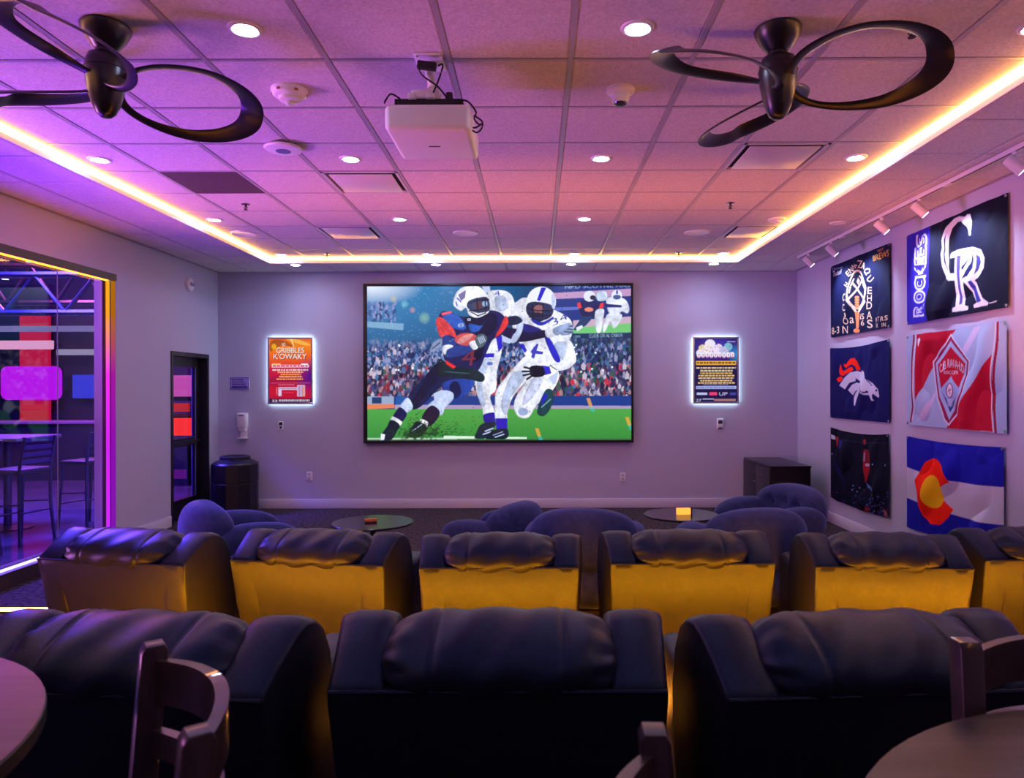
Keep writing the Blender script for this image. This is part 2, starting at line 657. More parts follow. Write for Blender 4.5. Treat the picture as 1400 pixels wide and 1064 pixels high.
def tile(x0, x1, y0, y1, z, par, skip=False):
    w, d = round(x1 - x0, 4), round(y1 - y0, 4)
    k = (w, d)
    if k not in tiles:
        g = 0.011
        a, b = w / 2 - g, d / 2 - g
        i = 0.012
        vs = [(-a, -b, 0.008), (a, -b, 0.008), (a, b, 0.008), (-a, b, 0.008), (-a, -b, 0), (a, -b, 0), (a, b, 0), (-a, b, 0),
              (-a + i, -b + i, -0.005), (a - i, -b + i, -0.005), (a - i, b - i, -0.005), (-a + i, b - i, -0.005)]
        fs = [(8, 11, 10, 9)]
        for s_ in (0, 4):
            for j in range(4):
                n = (j + 1) % 4
                fs.append((s_ + j, s_ + n, s_ + 4 + n, s_ + 4 + j))
        tiles[k] = MB().add(vs, fs).mesh('ceiling_tile', False)
    o = link('ceiling_tile', tiles[k], M['tile'], par)
    o.location = ((x0 + x1) / 2, (y0 + y1) / 2, z)


G = 0.61
gx = [TX0] + [0.174 + G * k for k in range(-5, 4) if TX0 + 0.05 < 0.174 + G * k < TX1 - 0.05] + [TX1]
gy = [3.587 + G * k for k in range(-4, 9)] + [TY1]
VENTS = {(-1.656, 5.417): 0, (-2.266, 7.247): 1, (1.394, 4.807): 2, (2.004, 7.247): 3}
GRILLE = (-2.876, 5.417)


def near(a, b):
    return abs(a[0] - b[0]) < 0.05 and abs(a[1] - b[1]) < 0.05


for i in range(len(gx) - 1):
    for j in range(len(gy) - 1):
        c = (gx[i], gy[j])
        if any(near(c, v) for v in VENTS) or near(c, GRILLE):
            continue
        tile(gx[i], gx[i + 1], gy[j], gy[j + 1], ZT + 0.004, ceil)
MB().box(TX0, TX1, YR, gy[0], ZT + 0.0, ZT + 0.019).build('ceiling_panel', M['tile'], ceil, False)
gb = MB()
for x in gx[1:-1]:
    MB().box(x - 0.012, x + 0.012, gy[0], TY1 - 0.004, ZT - 0.003, ZT + 0.019).build('grid_bar', M['grid'], ceil, False)
for y in gy[:-1]:
    MB().box(TX0 + 0.004, TX1 - 0.004, y - 0.010, y + 0.010, ZT - 0.001, ZT + 0.019).build('grid_bar', M['grid'], ceil, False)
# soffit tiles
sy = [3.587 + G * k for k in range(-2, 9)] + [TY1]
for xs in ((XL + 0.02, -3.85, TX0), (TX1, 3.02, XR - 0.02)):
    for a, b in zip(xs[:-1], xs[1:]):
        for y0, y1 in zip(sy[:-1], sy[1:]):
            tile(a, b, y0, y1, ZS + 0.004, sf)
bx = [XL + 0.02] + [-3.83 + 0.574 * k for k in range(13) if -3.83 + 0.574 * k < XR - 0.1] + [XR - 0.02]
for a, b in zip(bx[:-1], bx[1:]):
    tile(a, b, TY1, YB - 0.02, ZS + 0.004, sf)
for a in (XL + 0.010, XR - 0.010):
    MB().box(a - 0.010, a + 0.010, YR, YB, ZS - 0.004, ZS + 0.01).build('wall_angle', M['grid'], sf, False)
MB().box(XL + 0.02, XR - 0.02, YB - 0.02, YB, ZS - 0.004, ZS + 0.01).build('wall_angle', M['grid'], sf, False)

# cove light around the tray, one strip per side
cv = thing('cove_light', 'amber light strip running round the raised ceiling tray', 'light strip', (0, 0, ZS))
hz = ZT - ZS
q = 0.030
for x, sgn in ((TX0 + 0.0045, 1), (TX1 - 0.0045, -1)):
    MB().add([(x, YR, hz - 0.045), (x + sgn * q, YR, hz - 0.006), (x + sgn * q, TY1 - 0.03, hz - 0.006), (x, TY1 - 0.005, hz - 0.045),
              (x, YR, hz - 0.006), (x, TY1 - 0.005, hz - 0.006)],
             [(0, 1, 2, 3), (0, 4, 1), (1, 4, 5, 2), (3, 2, 5), (0, 3, 5, 4)]).build('diffuser', M['amber'], cv, False)
y = TY1 - 0.0045
MB().add([(TX0 + 0.005, y, hz - 0.045), (TX1 - 0.005, y, hz - 0.045), (TX1 - 0.035, y - q, hz - 0.006), (TX0 + 0.035, y - q, hz - 0.006),
          (TX0 + 0.005, y, hz - 0.006), (TX1 - 0.005, y, hz - 0.006)],
         [(0, 1, 2, 3), (3, 2, 5, 4), (0, 3, 4), (1, 5, 2), (0, 4, 5, 1)]).build('diffuser', M['amber'], cv, False)

# ---------------------------------------------------------------- ceiling fixtures
LOUV = mat('vent_face', (0.62, 0.58, 0.66), 0.3, spec=0.6)
DARK = mat('vent_dark', (0.02, 0.018, 0.03), 0.6)
vlab = ['plaque ceiling vent beside the projector', 'plaque ceiling vent close to the cove corner on the glass wall side',
        'plaque ceiling vent beyond the fan near the banners', 'plaque ceiling vent against the cove on the banner side']
for (x0, y0), k in VENTS.items():
    x1 = min(x0 + G, TX1 - 0.006)
    y1 = y0 + G
    v = thing('ceiling_vent', 'white square ' + vlab[k], 'vent', ((x0 + x1) / 2, (y0 + y1) / 2, ZT))
    a, b = (x1 - x0) / 2 - 0.013, (y1 - y0) / 2 - 0.013
    fr = MB()
    fr.box(-a, a, -b, -b + 0.02, -0.006, 0.018).box(-a, a, b - 0.02, b, -0.006, 0.018)
    fr.box(-a, -a + 0.02, -b, b, -0.006, 0.018).box(a - 0.02, a, -b, b, -0.006, 0.018)
    fr.build('frame', LOUV, v, False)
    MB().box(-a, a, -b, b, 0.012, 0.018).build('duct_opening', DARK, v, False)
    MB().rbox(-a + 0.05, a - 0.05, -b + 0.045, b - 0.05, -0.012, -0.004, 0.003).build('plaque', LOUV, v)
x0, y0 = GRILLE
v = thing('return_grille', 'dark perforated return grille in one ceiling bay', 'vent', (x0 + G / 2, y0 + G / 2, ZT))
GR = mat('grille_dark', (0.10, 0.07, 0.085), 0.7, noise=0.3, nscale=120)
MB().box(-0.292, 0.292, -0.292, 0.292, 0.002, 0.018).build('backing', DARK, v, False)
for k in range(24):
    yy = -0.28 + 0.0243 * k
    MB().box(-0.292, 0.292, yy - 0.009, yy + 0.009, -0.004, 0.004).build('slat', GR, v, False)


def downlight_proto(lit=True):
    t = thing('downlight', 'round recessed downlight shining cool white in the raised ceiling', 'downlight', group='downlights of the ceiling tray')
    MB().lathe([(0.052, 0.004), (0.052, -0.006), (0.060, -0.010), (0.074, -0.006), (0.078, 0.0), (0.078, 0.006)], 32).build('trim_ring', M['white_plastic'], t)
    MB().lathe([(0.0, -0.014), (0.022, -0.013), (0.042, -0.009), (0.053, -0.002), (0.053, 0.003), (0, 0.003)], 32).build('lens', M['down'] if lit else M['white_plastic'], t)
    return t


dl = downlight_proto()
first = True
for y in (-0.40, 1.43, 3.27, 5.12, 6.95, 8.76):
    for x in (-3.13, -1.33, 0.465, 2.29):
        if y > 6.9 and y < 7 and x > 2:
            continue
        d = dl if first else dup(dl)
        first = False
        d.location = (x, y, ZT - 0.001)
        rw = {-0.40: 'far behind the tables', 1.43: 'above the back row recliners', 3.27: 'in line with the two fans', 5.12: 'just beyond the projector', 6.95: 'midway to the screen', 8.76: 'at the cove by the screen wall'}[y]
        cw = {-3.13: 'along the glass wall cove', -1.33: 'between projector and glass wall', 0.465: 'between projector and banner wall', 2.29: 'along the banner side cove'}[x]
        d['label'] = 'lit downlight ' + rw + ', ' + cw
soffit_lens = [c for c in dl.children if c.name.startswith('lens')][0].data.copy()
soffit_lens.materials[0] = emis('soffit_lens', (0.58, 0.66, 1.0), DOWN_E * 1.7)
for x in (-3.04, -1.27, 0.434, 2.24):
    d = dup(dl)
    d.location = (x, 9.02, ZS - 0.001)
    [c for c in d.children if c.name.startswith('lens')][0].data = soffit_lens
    d['label'] = 'lit downlight in the low soffit ' + {-3.04: 'above the red poster', -1.27: 'above the glass wall half of the screen', 0.434: 'above the banner side half of the screen', 2.24: 'above the blue poster'}[x]
    d['group'] = 'downlights of the soffit by the screen wall'
d = downlight_proto(False)
d.location = (2.87, 6.80, ZS - 0.001)
del d['group']
d['label'] = 'unlit recessed downlight in the soffit beside the track light'

# smoke detector with strobe, dome sensor, round access point, flush detector
t = thing('smoke_detector', 'white round fire detector with clear strobe nose', 'detector', (-1.36, 3.94, ZT - 0.001))
MB().lathe([(0.098, 0.0), (0.098, -0.012), (0.090, -0.03), (0.07, -0.045), (0, -0.045)], 32).build('base', M['white_plastic'], t)
MB().lathe([(0.060, -0.045), (0.055, -0.06), (0.035, -0.068), (0, -0.068)], 24).build('collar', M['white_plastic'], t)
MB().lathe([(0.024, -0.066), (0.024, -0.080), (0.014, -0.088), (0, -0.090)], 16).build('lens', mat('strobe_lens', (0.8, 0.8, 0.85), 0.1), t)
for k in range(6):
    a = k * PI / 3 + 0.2
    MB().box(-0.010, 0.010, -0.002, 0.002, -0.008, 0.006).xf(Matrix.Translation((0.093 * math.cos(a), 0.093 * math.sin(a), -0.022)) @ Matrix.Rotation(a + PI / 2, 4, 'Z')).build('slot', mat('slot_orange', (0.35, 0.12, 0.06), 0.5) if k == 0 else bpy.data.materials['slot_orange'], t, False)
t = thing('dome_sensor', 'small white dome sensor with dark glass nose', 'sensor', (0.465, 3.94, ZT - 0.001))
MB().lathe([(0.078, 0.0), (0.078, -0.016), (0.072, -0.022), (0.052, -0.03), (0.046, -0.066), (0.036, -0.078), (0.0, -0.078)], 32).build('body', M['white_plastic'], t)
MB().lathe([(0.030, -0.076), (0.026, -0.088), (0, -0.092)], 20).build('lens', mat('sensor_lens', (0.05, 0.05, 0.06), 0.1), t)
MB().tube([(0.034 * math.cos(2 * PI * k / 16), 0.034 * math.sin(2 * PI * k / 16), -0.079) for k in range(16)], 0.004, 6, True).build('ring', M['chrome'], t)
t = thing('access_point', 'white saucer shaped access point hanging under the ceiling', 'access point', (-1.71, 4.83, ZT - 0.001))
MB().lathe([(0.06, 0.0), (0.06, -0.012), (0.118, -0.016), (0.126, -0.024), (0.118, -0.034), (0.07, -0.042), (0, -0.044)], 36).build('body', M['white_plastic'], t)
MB().lathe([(0.05, -0.041), (0.048, -0.0455), (0.0, -0.046)], 24).build('badge', mat('badge_blue', (0.10, 0.08, 0.35), 0.3), t)
for x, y, lab in ((-0.75, 7.57, 'round flush speaker in the ceiling over the screen side of the projector'), (1.70, 7.57, 'round flush speaker in the ceiling by the vent on the banner side'),
                  (-3.10, 7.57, 'round flush speaker beside the cove on the glass wall side')):
    t = thing('ceiling_speaker', lab, 'speaker', (x, y, ZT - 0.001))
    MB().lathe([(0.135, 0.002), (0.135, -0.006), (0.12, -0.012), (0.115, -0.010)], 32).build('rim', M['white_plastic'], t)
    MB().lathe([(0.116, -0.006), (0.08, -0.009), (0, -0.010)], 32).build('grille', mat('speaker_grille', (0.30, 0.26, 0.32), 0.7, noise=0.3, nscale=200), t)
t = thing('smoke_detector', 'low white round detector near the cove on the banner side', 'detector', (2.35, 6.98, ZT - 0.001))
MB().lathe([(0.085, 0.0), (0.085, -0.012), (0.07, -0.022), (0.0, -0.024)], 32).build('base', M['white_plastic'], t)
MB().lathe([(0.04, -0.023), (0.035, -0.035), (0, -0.04)], 20).build('cap', M['white_plastic'], t)
SPL = [(1.715, 3.26, 'chrome sprinkler head beside the fan on the banner side'), (-2.59, 6.37, 'chrome sprinkler head beyond the dark return grille'),
       (1.73, 6.37, 'chrome sprinkler head between the two vents on the banner side'), (-2.55, 8.70, 'chrome sprinkler head at the far cove corner by the glass wall'),
       (1.73, 8.70, 'chrome sprinkler head at the far cove on the banner side')]
for x, y, lab in SPL:
    t = thing('sprinkler', lab, 'sprinkler', (x, y, ZT - 0.001))
    MB().lathe([(0.04, 0.0), (0.04, -0.004), (0.026, -0.010), (0.014, -0.010)], 24).build('escutcheon', M['chrome'], t)
    MB().lathe([(0.010, -0.008), (0.010, -0.022), (0.006, -0.024), (0.005, -0.050), (0, -0.050)], 12).build('body', M['black_metal'], t)
    MB().lathe([(0.0, -0.050), (0.018, -0.050), (0.018, -0.053), (0, -0.053)], 16).build('deflector', M['black_metal'], t)
    for s_ in (-1, 1):
        MB().tube([(s_ * 0.009, 0, -0.02), (s_ * 0.016, 0, -0.034), (s_ * 0.004, 0, -0.05)], 0.003, 6).build('frame_arm', M['black_metal'], t)


# ---------------------------------------------------------------- fans with ring shaped blades
def make_fan(label, x, y, a0):
    t = thing('ceiling_fan', label, 'ceiling fan', (x, y, ZT - 0.001))
    MB().lathe([(0.10, 0.0), (0.106, -0.008), (0.104, -0.022), (0.085, -0.06), (0.055, -0.10), (0.044, -0.11), (0, -0.11)], 40).build('canopy', M['fan'], t)
    MB().lathe([(0.040, -0.10), (0.040, -0.14), (0, -0.14)], 24).build('downrod', M['fan'], t)
    hub = MB().lathe([(0.0, -0.125), (0.05, -0.127), (0.072, -0.14), (0.083, -0.17), (0.086, -0.21), (0.082, -0.26), (0.072, -0.31), (0.058, -0.36), (0.040, -0.40), (0.022, -0.415), (0, -0.418)], 40).build('motor_housing', M['fan'], t)
    MB().lathe([(0.087, -0.196), (0.0885, -0.199), (0.087, -0.202)], 40).build('seam_ring', M['black_plastic'], hub)
    for k in range(3):
        a = math.radians(a0 + 120 * k)
        N = 72
        secs = []
        for i in range(N + 1):
            s = i / N
            # ring: out along one strand, round the tip, back along the other
            r = 0.35 - 0.295 * math.cos(2 * PI * (0.008 + 0.984 * s))
            u = math.sin(2 * PI * (0.008 + 0.984 * s))
            tg = 0.235 * u * (0.75 + 0.25 * min(1, r / 0.4)) + 0.07 * (r / 0.65)
            z = -0.275 - 0.085 * math.copysign(abs(u) ** 0.7, u) * (1.0 - 0.25 * r) + 0.02 * math.sin(PI * s)
            wd = 0.026 + 0.052 * math.sin(PI * min(1, max(0, (s - 0.12) / 0.8))) ** 1.5 + 0.02 * math.exp(-((s - 0.86) / 0.09) ** 2)
            secs.append((r, tg, z, wd))
        pts = [Vector((r, tg, z)) for r, tg, z, w in secs]
        sl = []
        for i in range(N + 1):
            tv = (pts[min(i + 1, N)] - pts[max(i - 1, 0)]).normalized()
            n = Vector((0, 0, 1))
            # blade surface tilts round the ring
            u = math.sin(2 * PI * i / N)
            side = tv.cross(n).normalized()
            up = side.cross(tv).normalized()
            tilt = 0.35 + 0.25 * u
            wdir = (side * math.cos(tilt) + up * math.sin(tilt)).normalized()
            nd = wdir.cross(tv).normalized()
            w = secs[i][3]
            ring = []
            for c in range(10):
                th = 2 * PI * c / 10
                ring.append(tuple(pts[i] + wdir * (w * 0.72 * math.cos(th)) + nd * (0.0055 * math.sin(th))))
            sl.append(ring)
        b = MB().loft(sl)
        b.xf(Matrix.Rotation(a, 4, 'Z'))
        b.build('blade', M['fan'], t, angle=60)
    return t


make_fan('black ceiling fan with looped blades over the banner side', 1.11, 3.28, 325)
make_fan('black ceiling fan with looped blades near the glass wall', -1.95, 3.24, 35)

# ---------------------------------------------------------------- projector
t = thing('projector', 'white projector hung from a short ceiling mount', 'projector', (-0.535, 3.76, ZT - 0.001))
zt, zb = -0.24, -0.375
MB().rbox(-0.215, 0.215, -0.24, 0.24, zb, zt, 0.032, 5).build('body', M['white_plastic'], t)
MB().box(-0.17, 0.17, -0.20, 0.12, zt - 0.004, zt + 0.035).build('top_vent', M['black_plastic'], t)
MB().rbox(-0.07, 0.07, -0.26, -0.06, -0.008, 0.0, 0.003).build('mount_plate', M['white_plastic'], t)
for sx in (-0.05, 0.05):
    MB().lathe([(0, -0.014), (0.007, -0.013), (0.008, -0.008), (0, -0.008)], 10, (sx, -0.24, 0)).build('screw', M['chrome'], t)
arm = MB().tube([(0, -0.16, -0.008), (0, -0.16, -0.07), (0.01, -0.15, -0.12), (0.01, -0.13, -0.15)], 0.024, 12).build('mount_arm', M['white_plastic'], t)
MB().rbox(-0.09, 0.06, -0.20, -0.06, -0.205, -0.155, 0.012).build('mount_head', M['white_plastic'], t)
MB().rbox(-0.10, -0.06, -0.23, -0.19, zt + 0.03, zt + 0.055, 0.005).build('bracket_foot', M['white_plastic'], t)
MB().rbox(-0.01, 0.03, -0.23, -0.19, zt + 0.03, zt + 0.055, 0.005).build('bracket_foot', M['white_plastic'], t)
MB().rbox(-0.045, 0.05, -0.245, -0.215, -0.075, -0.035, 0.006).xf(Matrix.Rotation(0.12, 4, 'Y')).build('power_adapter', M['black_plastic'], t)
MB().lathe([(0, zt + 0.075), (0.018, zt + 0.07), (0.022, zt + 0.03), (0, zt + 0.03)], 14, (0.10, -0.18, 0)).build('knob', M['black_plastic'], t)


def cable(pts, r=0.0045):
    p = [np.array(q, float) for q in pts]
    out = []
    for i in range(len(p) - 1):
        a, b, c, d = p[max(i - 1, 0)], p[i], p[i + 1], p[min(i + 2, len(p) - 1)]
        for j in range(6):
            s = j / 6
            out.append(tuple(0.5 * (2 * b + (c - a) * s + (2 * a - 5 * b + 4 * c - d) * s * s + (3 * b - a - 3 * c + d) * s ** 3)))
    out.append(tuple(p[-1]))
    return MB().tube(out, r, 6)


for pts in ([(-0.14, -0.21, zt + 0.03), (-0.18, -0.235, zt + 0.045), (-0.205, -0.245, zt + 0.01), (-0.212, -0.24, zt - 0.004)],
            [(-0.04, -0.235, -0.05), (-0.03, -0.24, -0.10), (0.05, -0.235, -0.16), (0.09, -0.2, zt + 0.04)],
            [(0.05, -0.23, -0.055), (0.075, -0.23, -0.05), (0.055, -0.23, -0.12), (0.02, -0.2, -0.18)],
            [(0.13, -0.2, zt + 0.02), (0.19, -0.21, zt + 0.02), (0.235, -0.2, -0.27), (0.225, -0.19, -0.30), (0.25, -0.19, -0.33), (0.265, -0.19, -0.325), (0.235, -0.19, -0.345), (0.218, -0.19, -0.345)],
            [(0.225, -0.19, -0.285), (0.265, -0.19, -0.315), (0.262, -0.19, -0.35), (0.24, -0.19, -0.37), (0.217, -0.19, -0.36)]):
    cable(pts).build('cable', M['black_plastic'], t)
MB().box(-0.03, 0.03, -0.005, 0.005, zb - 0.0015, zb + 0.001).build('base_slot', M['black_plastic'], t, False)

# ---------------------------------------------------------------- track light on the soffit
TXR = 3.12
t = thing('track_rail', 'white track lighting rail under the soffit above the banners', 'track rail', (TXR, 6.4, ZS - 0.005))
MB().box(-0.018, 0.018, -2.4, 2.1, -0.030, -0.0005).build('rail', M['white_plastic'], t, False)
MB().box(-0.006, 0.006, -2.38, 2.08, -0.0315, -0.0295).build('slot', M['black_plastic'], t, False)
for yy in (-0.98, 0.9):
    MB().rbox(-0.021, 0.021, yy - 0.05, yy + 0.05, -0.036, -0.0005, 0.004).build('connector', M['white_plastic'], t)
HEADS = [(4.66, 'first'), (5.82, 'second'), (6.46, 'third'), (7.55, 'fourth'), (8.20, 'fifth')]
tgt = [(XR, 5.7, 2.6), (XR, 6.1, 2.7), (XR, 6.2, 1.6), (XR, 7.7, 2.6), (XR, 7.9, 1.6)]
for (y, w), g in zip(HEADS, tgt):
    p = thing('track_lamp', 'white cylinder spotlight, %s on the rail counted from the open end of the hall' % w, 'spotlight', (TXR, y, ZS - 0.037))
    MB().lathe([(0.016, 0.0), (0.016, -0.02), (0.008, -0.024), (0.008, -0.075), (0, -0.075)], 14).build('stem', M['white_plastic'], p)
    d = (Vector(g) - Vector((TXR, y, ZS - 0.12))).normalized()
    d = Vector((0.62, -0.28 if y < 7 else -0.2, -0.73)).normalized()
    R = d.to_track_quat('Z', 'Y').to_matrix().to_4x4()
    MB().lathe([(0.0, -0.065), (0.030, -0.065), (0.036, -0.058), (0.036, 0.065), (0.031, 0.065), (0.029, 0.05), (0, 0.05)], 24).xf(Matrix.Translation((0, 0, -0.085)) @ R).build('head', M['white_plastic'], p)
    MB().lathe([(0, 0.052), (0.028, 0.052), (0, 0.054)], 20).xf(Matrix.Translation((0, 0, -0.085)) @ R).build('lens', emis('track_lens', (0.82, 0.84, 1.0), 30), p)
    l = bpy.data.lights.new('track_beam', 'SPOT')
    l.energy = TRACK_W
    l.color = (0.64, 0.70, 1.0)
    l.spot_size = math.radians(95)
    l.spot_blend = 0.8
    l.shadow_soft_size = 0.03
    lo = bpy.data.objects.new('track_beam', l)
    COL.objects.link(lo)
    lo.parent = p
    lo.location = Vector((0, 0, -0.085)) + d * 0.08
    lo.rotation_euler = d.to_track_quat('-Z', 'Y').to_euler()

# ---------------------------------------------------------------- the big glass wall
w1 = struct(thing('window_1', '', ''))
for k in ('label', 'category'):
    del w1[k]
GX = XL - 0.11
panes = [WY0 + 0.03, 2.55, 3.9, 5.25, 6.56, WY1 - 0.025]
for a, b in zip(panes[:-1], panes[1:]):
    MB().box(GX - 0.005, GX + 0.005, a + 0.002, b - 0.002, WZ0 + 0.03, WZ1 - 0.04).build('pane', M['glass'], w1, False)
FR = mat('frame_bronze', (0.02, 0.016, 0.022), 0.45)
fr = MB()
fr.box(GX - 0.03, GX + 0.03, WY0, WY1, WZ1 - 0.045, WZ1).box(GX - 0.03, GX + 0.03, WY0, WY1, WZ0, WZ0 + 0.035)
fr.box(GX - 0.012, GX + 0.012, WY1 - 0.028, WY1, WZ0, WZ1).box(GX - 0.03, GX + 0.03, WY0, WY0 + 0.03, WZ0, WZ1)
fr.build('window_frame', FR, w1, False)
MB().box(XL - 0.03, XL + 0.006, WY0, WY1 + 0.012, WZ1 - 0.055, WZ1 + 0.012).build('head_trim', FR, w1, False)
MB().box(XL + 0.001, XL + 0.009, WY0, WY1 + 0.012, 0.0, WZ0 + 0.004).build('sill_panel', FR, w1, False)
MB().box(GX + 0.03, XL + 0.009, WY0, WY1, WZ0 + 0.0, WZ0 + 0.004).build('sill_board', FR, w1, False)
for y in panes[1:-1]:
    MB().box(GX - 0.004, GX + 0.004, y - 0.002, y + 0.002, WZ0 + 0.03, WZ1 - 0.04).build('joint', mat('joint_seal', (0.3, 0.28, 0.35), 0.4) if 'joint_seal' not in bpy.data.materials else bpy.data.materials['joint_seal'], w1, False)
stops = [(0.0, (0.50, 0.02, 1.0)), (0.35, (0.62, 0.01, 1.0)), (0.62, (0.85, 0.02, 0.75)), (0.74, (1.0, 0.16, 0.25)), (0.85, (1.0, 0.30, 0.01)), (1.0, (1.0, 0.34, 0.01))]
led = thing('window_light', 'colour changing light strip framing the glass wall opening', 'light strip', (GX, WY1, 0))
MB().box(0.016, 0.056, -0.010, -0.001, WZ0 + 0.03, WZ1 - 0.06).build('jamb_diffuser', gradient_glow('jamb_strip', 2, stops, 1.25, WZ0, WZ1), led, False)
MB().box(0.057, 0.063, -0.014, -0.001, WZ0 + 0.03, WZ1 - 0.06).build('jamb_bar', FR, led, False)
MB().box(0.064, 0.108, -0.008, -0.001, WZ0 + 0.03, WZ1 - 0.06).build('outer_jamb_glow', gradient_glow('outer_jamb_emission', 2, stops, 0.42, WZ0, WZ1), led, False)  # jamb paint lit by the strip, its glow put in as emission
MB().box(0.035, 0.055, WY0 - WY1 + 0.05, -0.03, WZ1 - 0.060, WZ1 - 0.046).build('head_diffuser', emis('head_led', (1.0, 0.30, 0.02), 5.0), led, False)
MB().box(0.032, 0.050, WY0 - WY1 + 0.05, -0.03, WZ0 + 0.005, WZ0 + 0.022).build('sill_diffuser', M['blue_led'], led, False)

# ---------------------------------------------------------------- glazed door in the left wall
d1 = struct(thing('door_1', '', ''))
for k in ('label', 'category'):
    del d1[k]
DX = XL - 0.12
DF = mat('door_black', (0.010, 0.010, 0.014), 0.4)
MB().box(DX - 0.05, XL + 0.012, DY0, DY0 + 0.045, 0, DZ1).build('door_frame', DF, d1, False)
MB().box(DX - 0.05, XL + 0.012, DY1 - 0.045, DY1, 0, DZ1).build('door_frame', DF, d1, False)
MB().box(DX - 0.05, XL + 0.012, DY0 + 0.045, DY1 - 0.045, DZ1 - 0.05, DZ1).build('door_frame', DF, d1, False)
lf = MB()
a, b = DY0 + 0.05, DY1 - 0.05
st = 0.10
lf.box(DX - 0.022, DX + 0.022, a, a + st, 0.01, DZ1 - 0.055).box(DX - 0.022, DX + 0.022, b - st, b, 0.01, DZ1 - 0.055)
lf.box(DX - 0.022, DX + 0.022, a + st, b - st, DZ1 - 0.17, DZ1 - 0.055).box(DX - 0.022, DX + 0.022, a + st, b - st, 0.90, 1.0)
lf.box(DX - 0.022, DX + 0.022, a + st, b - st, 0.01, 0.25)
lf.build('door_leaf', DF, d1, False)
MB().box(DX - 0.004, DX + 0.004, a + st, b - st, 1.0, DZ1 - 0.17).build('pane', M['glass'], d1, False)
MB().box(DX - 0.004, DX + 0.004, a + st, b - st, 0.25, 0.90).build('pane', M['glass'], d1, False)
MB().box(DX + 0.022, DX + 0.06, a + 0.12, b - 0.02, 0.93, 0.97).build('push_bar', DF, d1, False)
MB().box(DX + 0.022, DX + 0.030, b - st - 0.012, b - st, 0.25, DZ1 - 0.17).build('edge_strip', mat('alu_violet', (0.35, 0.32, 0.45), 0.3, metal=0.7), d1, False)

# ---------------------------------------------------------------- lobby seen through the glass
LW = -12.0
struct(MB().box(LW, XL - 0.21, YR, 13.8, -0.2, 0.0).build('floor_lobby', M['lobby_floor'], smooth=False))
struct(MB().box(LW, XL - 0.0, 13.6, 13.8, 0, 4.8).build('wall_lobby_back', M['lobby_wall'], smooth=False))
struct(MB().box(LW - 0.2, LW, YR, 13.8, 0, 4.8).build('wall_lobby_side', M['lobby_wall'], smooth=False))
struct(MB().box(LW, XL - 0.22, YR, 13.8, 4.8, 5.0).build('ceiling_lobby', M['lobby_wall'], smooth=False))
YL = 13.5


def lobby_panel(name, label, cat, px0, py0, px1, py1, col, st_, y=YL, dep=0.09):
    a, b = P(px0, py1, y), P(px1, py0, y)
    w, h = b.x - a.x, b.z - a.z
    t = thing(name, label, cat, ((a.x + b.x) / 2, y, a.z))
    if y < YL - 0.05:
        for sx in (-w / 2 + 0.01, w / 2 - 0.05):
            MB().box(sx, sx + 0.04, 0.05, 13.599 - y, h * 0.3, h * 0.7).build('bracket', M['black_metal'], t, False)
    MB().box(-w / 2 + 0.03, w / 2 - 0.03, 0.0, dep, 0.02, h - 0.02).build('housing', M['black_plastic'], t, False)
    MB().rrect(-w / 2, w / 2, 0, h, -0.02, -0.0005, 0.13 if h > 0.4 and w > 0.8 else min(0.02, h / 3)).build('screen', emis(name + '_glow', col, st_), t, False)
    return t


lobby_panel('lobby_screen', 'magenta rounded screen on the far lobby wall', 'screen', 2, 499, 85, 545, (0.62, 0.01, 1.0), 0.95, YL - 0.25)
lobby_panel('lobby_screen', 'blue screen beside the magenta one on the lobby wall', 'screen', 100, 511, 144, 543, (0.05, 0.06, 1.0), 0.75)
lobby_panel('lobby_screen', 'pink screen seen through the glazed door', 'screen', 226, 512, 276, 541, (0.85, 0.12, 0.62), 0.8)
lobby_panel('lobby_banner', 'tall red lit banner behind the magenta screen', 'banner', 28, 425, 70, 592, (1.0, 0.01, 0.10), 0.55, YL + 0.045, 0.05)
lobby_panel('lobby_glow_stripe', 'long white pink reflection built as a glowing bar across the lobby wall', 'glow stripe', -40, 464, 74, 476, (1.0, 0.45, 0.75), 0.9, YL - 0.12)  # glowing bars stand in for stripes reflected in the glass
lobby_panel('lobby_glow_stripe', 'pale grey glowing stripe near the blue screen', 'glow stripe', 78, 476, 138, 484, (0.55, 0.5, 0.75), 0.6, YL - 0.12)
lobby_panel('lobby_glow_stripe', 'lavender reflection built as a glowing bar high on the lobby wall', 'glow stripe', -40, 444, 138, 452, (0.42, 0.35, 0.85), 0.5, YL - 0.12)
for px, lab, cc in ((252, 'arcade cabinet with red screen seen through the glazed door', (1.0, 0.03, 0.03)), (214, 'arcade cabinet with violet screen beside the red one', (0.5, 0.05, 1.0)), (292, 'arcade cabinet with orange screen behind the trash bin wall', (1.0, 0.2, 0.02))):
    t = thing('arcade_cabinet', lab, 'arcade cabinet', ((px - VX) * 12.2 / F, 12.2, 0))
    t.scale = (1, 1, 0.8)
    MB().prism([(-0.32, 0), (0.4, 0), (0.4, 1.75), (-0.2, 1.75), (-0.22, 1.5), (0.0, 1.42), (-0.1, 1.0), (-0.36, 0.92)], -0.22, 0.22).build('body', M['lobby_wall'], t, False)
    MB().add([(-0.19, -0.005, 1.40), (0.19, -0.005, 1.40), (0.19, -0.098, 1.03), (-0.19, -0.098, 1.03)], [(0, 1, 2, 3)]).build('screen', emis('arcade_screen', cc, 1.3), t, False)
    MB().box(-0.2, 0.2, -0.225, -0.215, 1.54, 1.72).build('marquee', emis('arcade_marquee', cc, 0.6), t, False)
    MB().box(-0.2, 0.2, -0.335, -0.325, 0.15, 0.7).build('front_panel', mat('arcade_front', (0.3, 0.05, 0.12), 0.4), t, False)
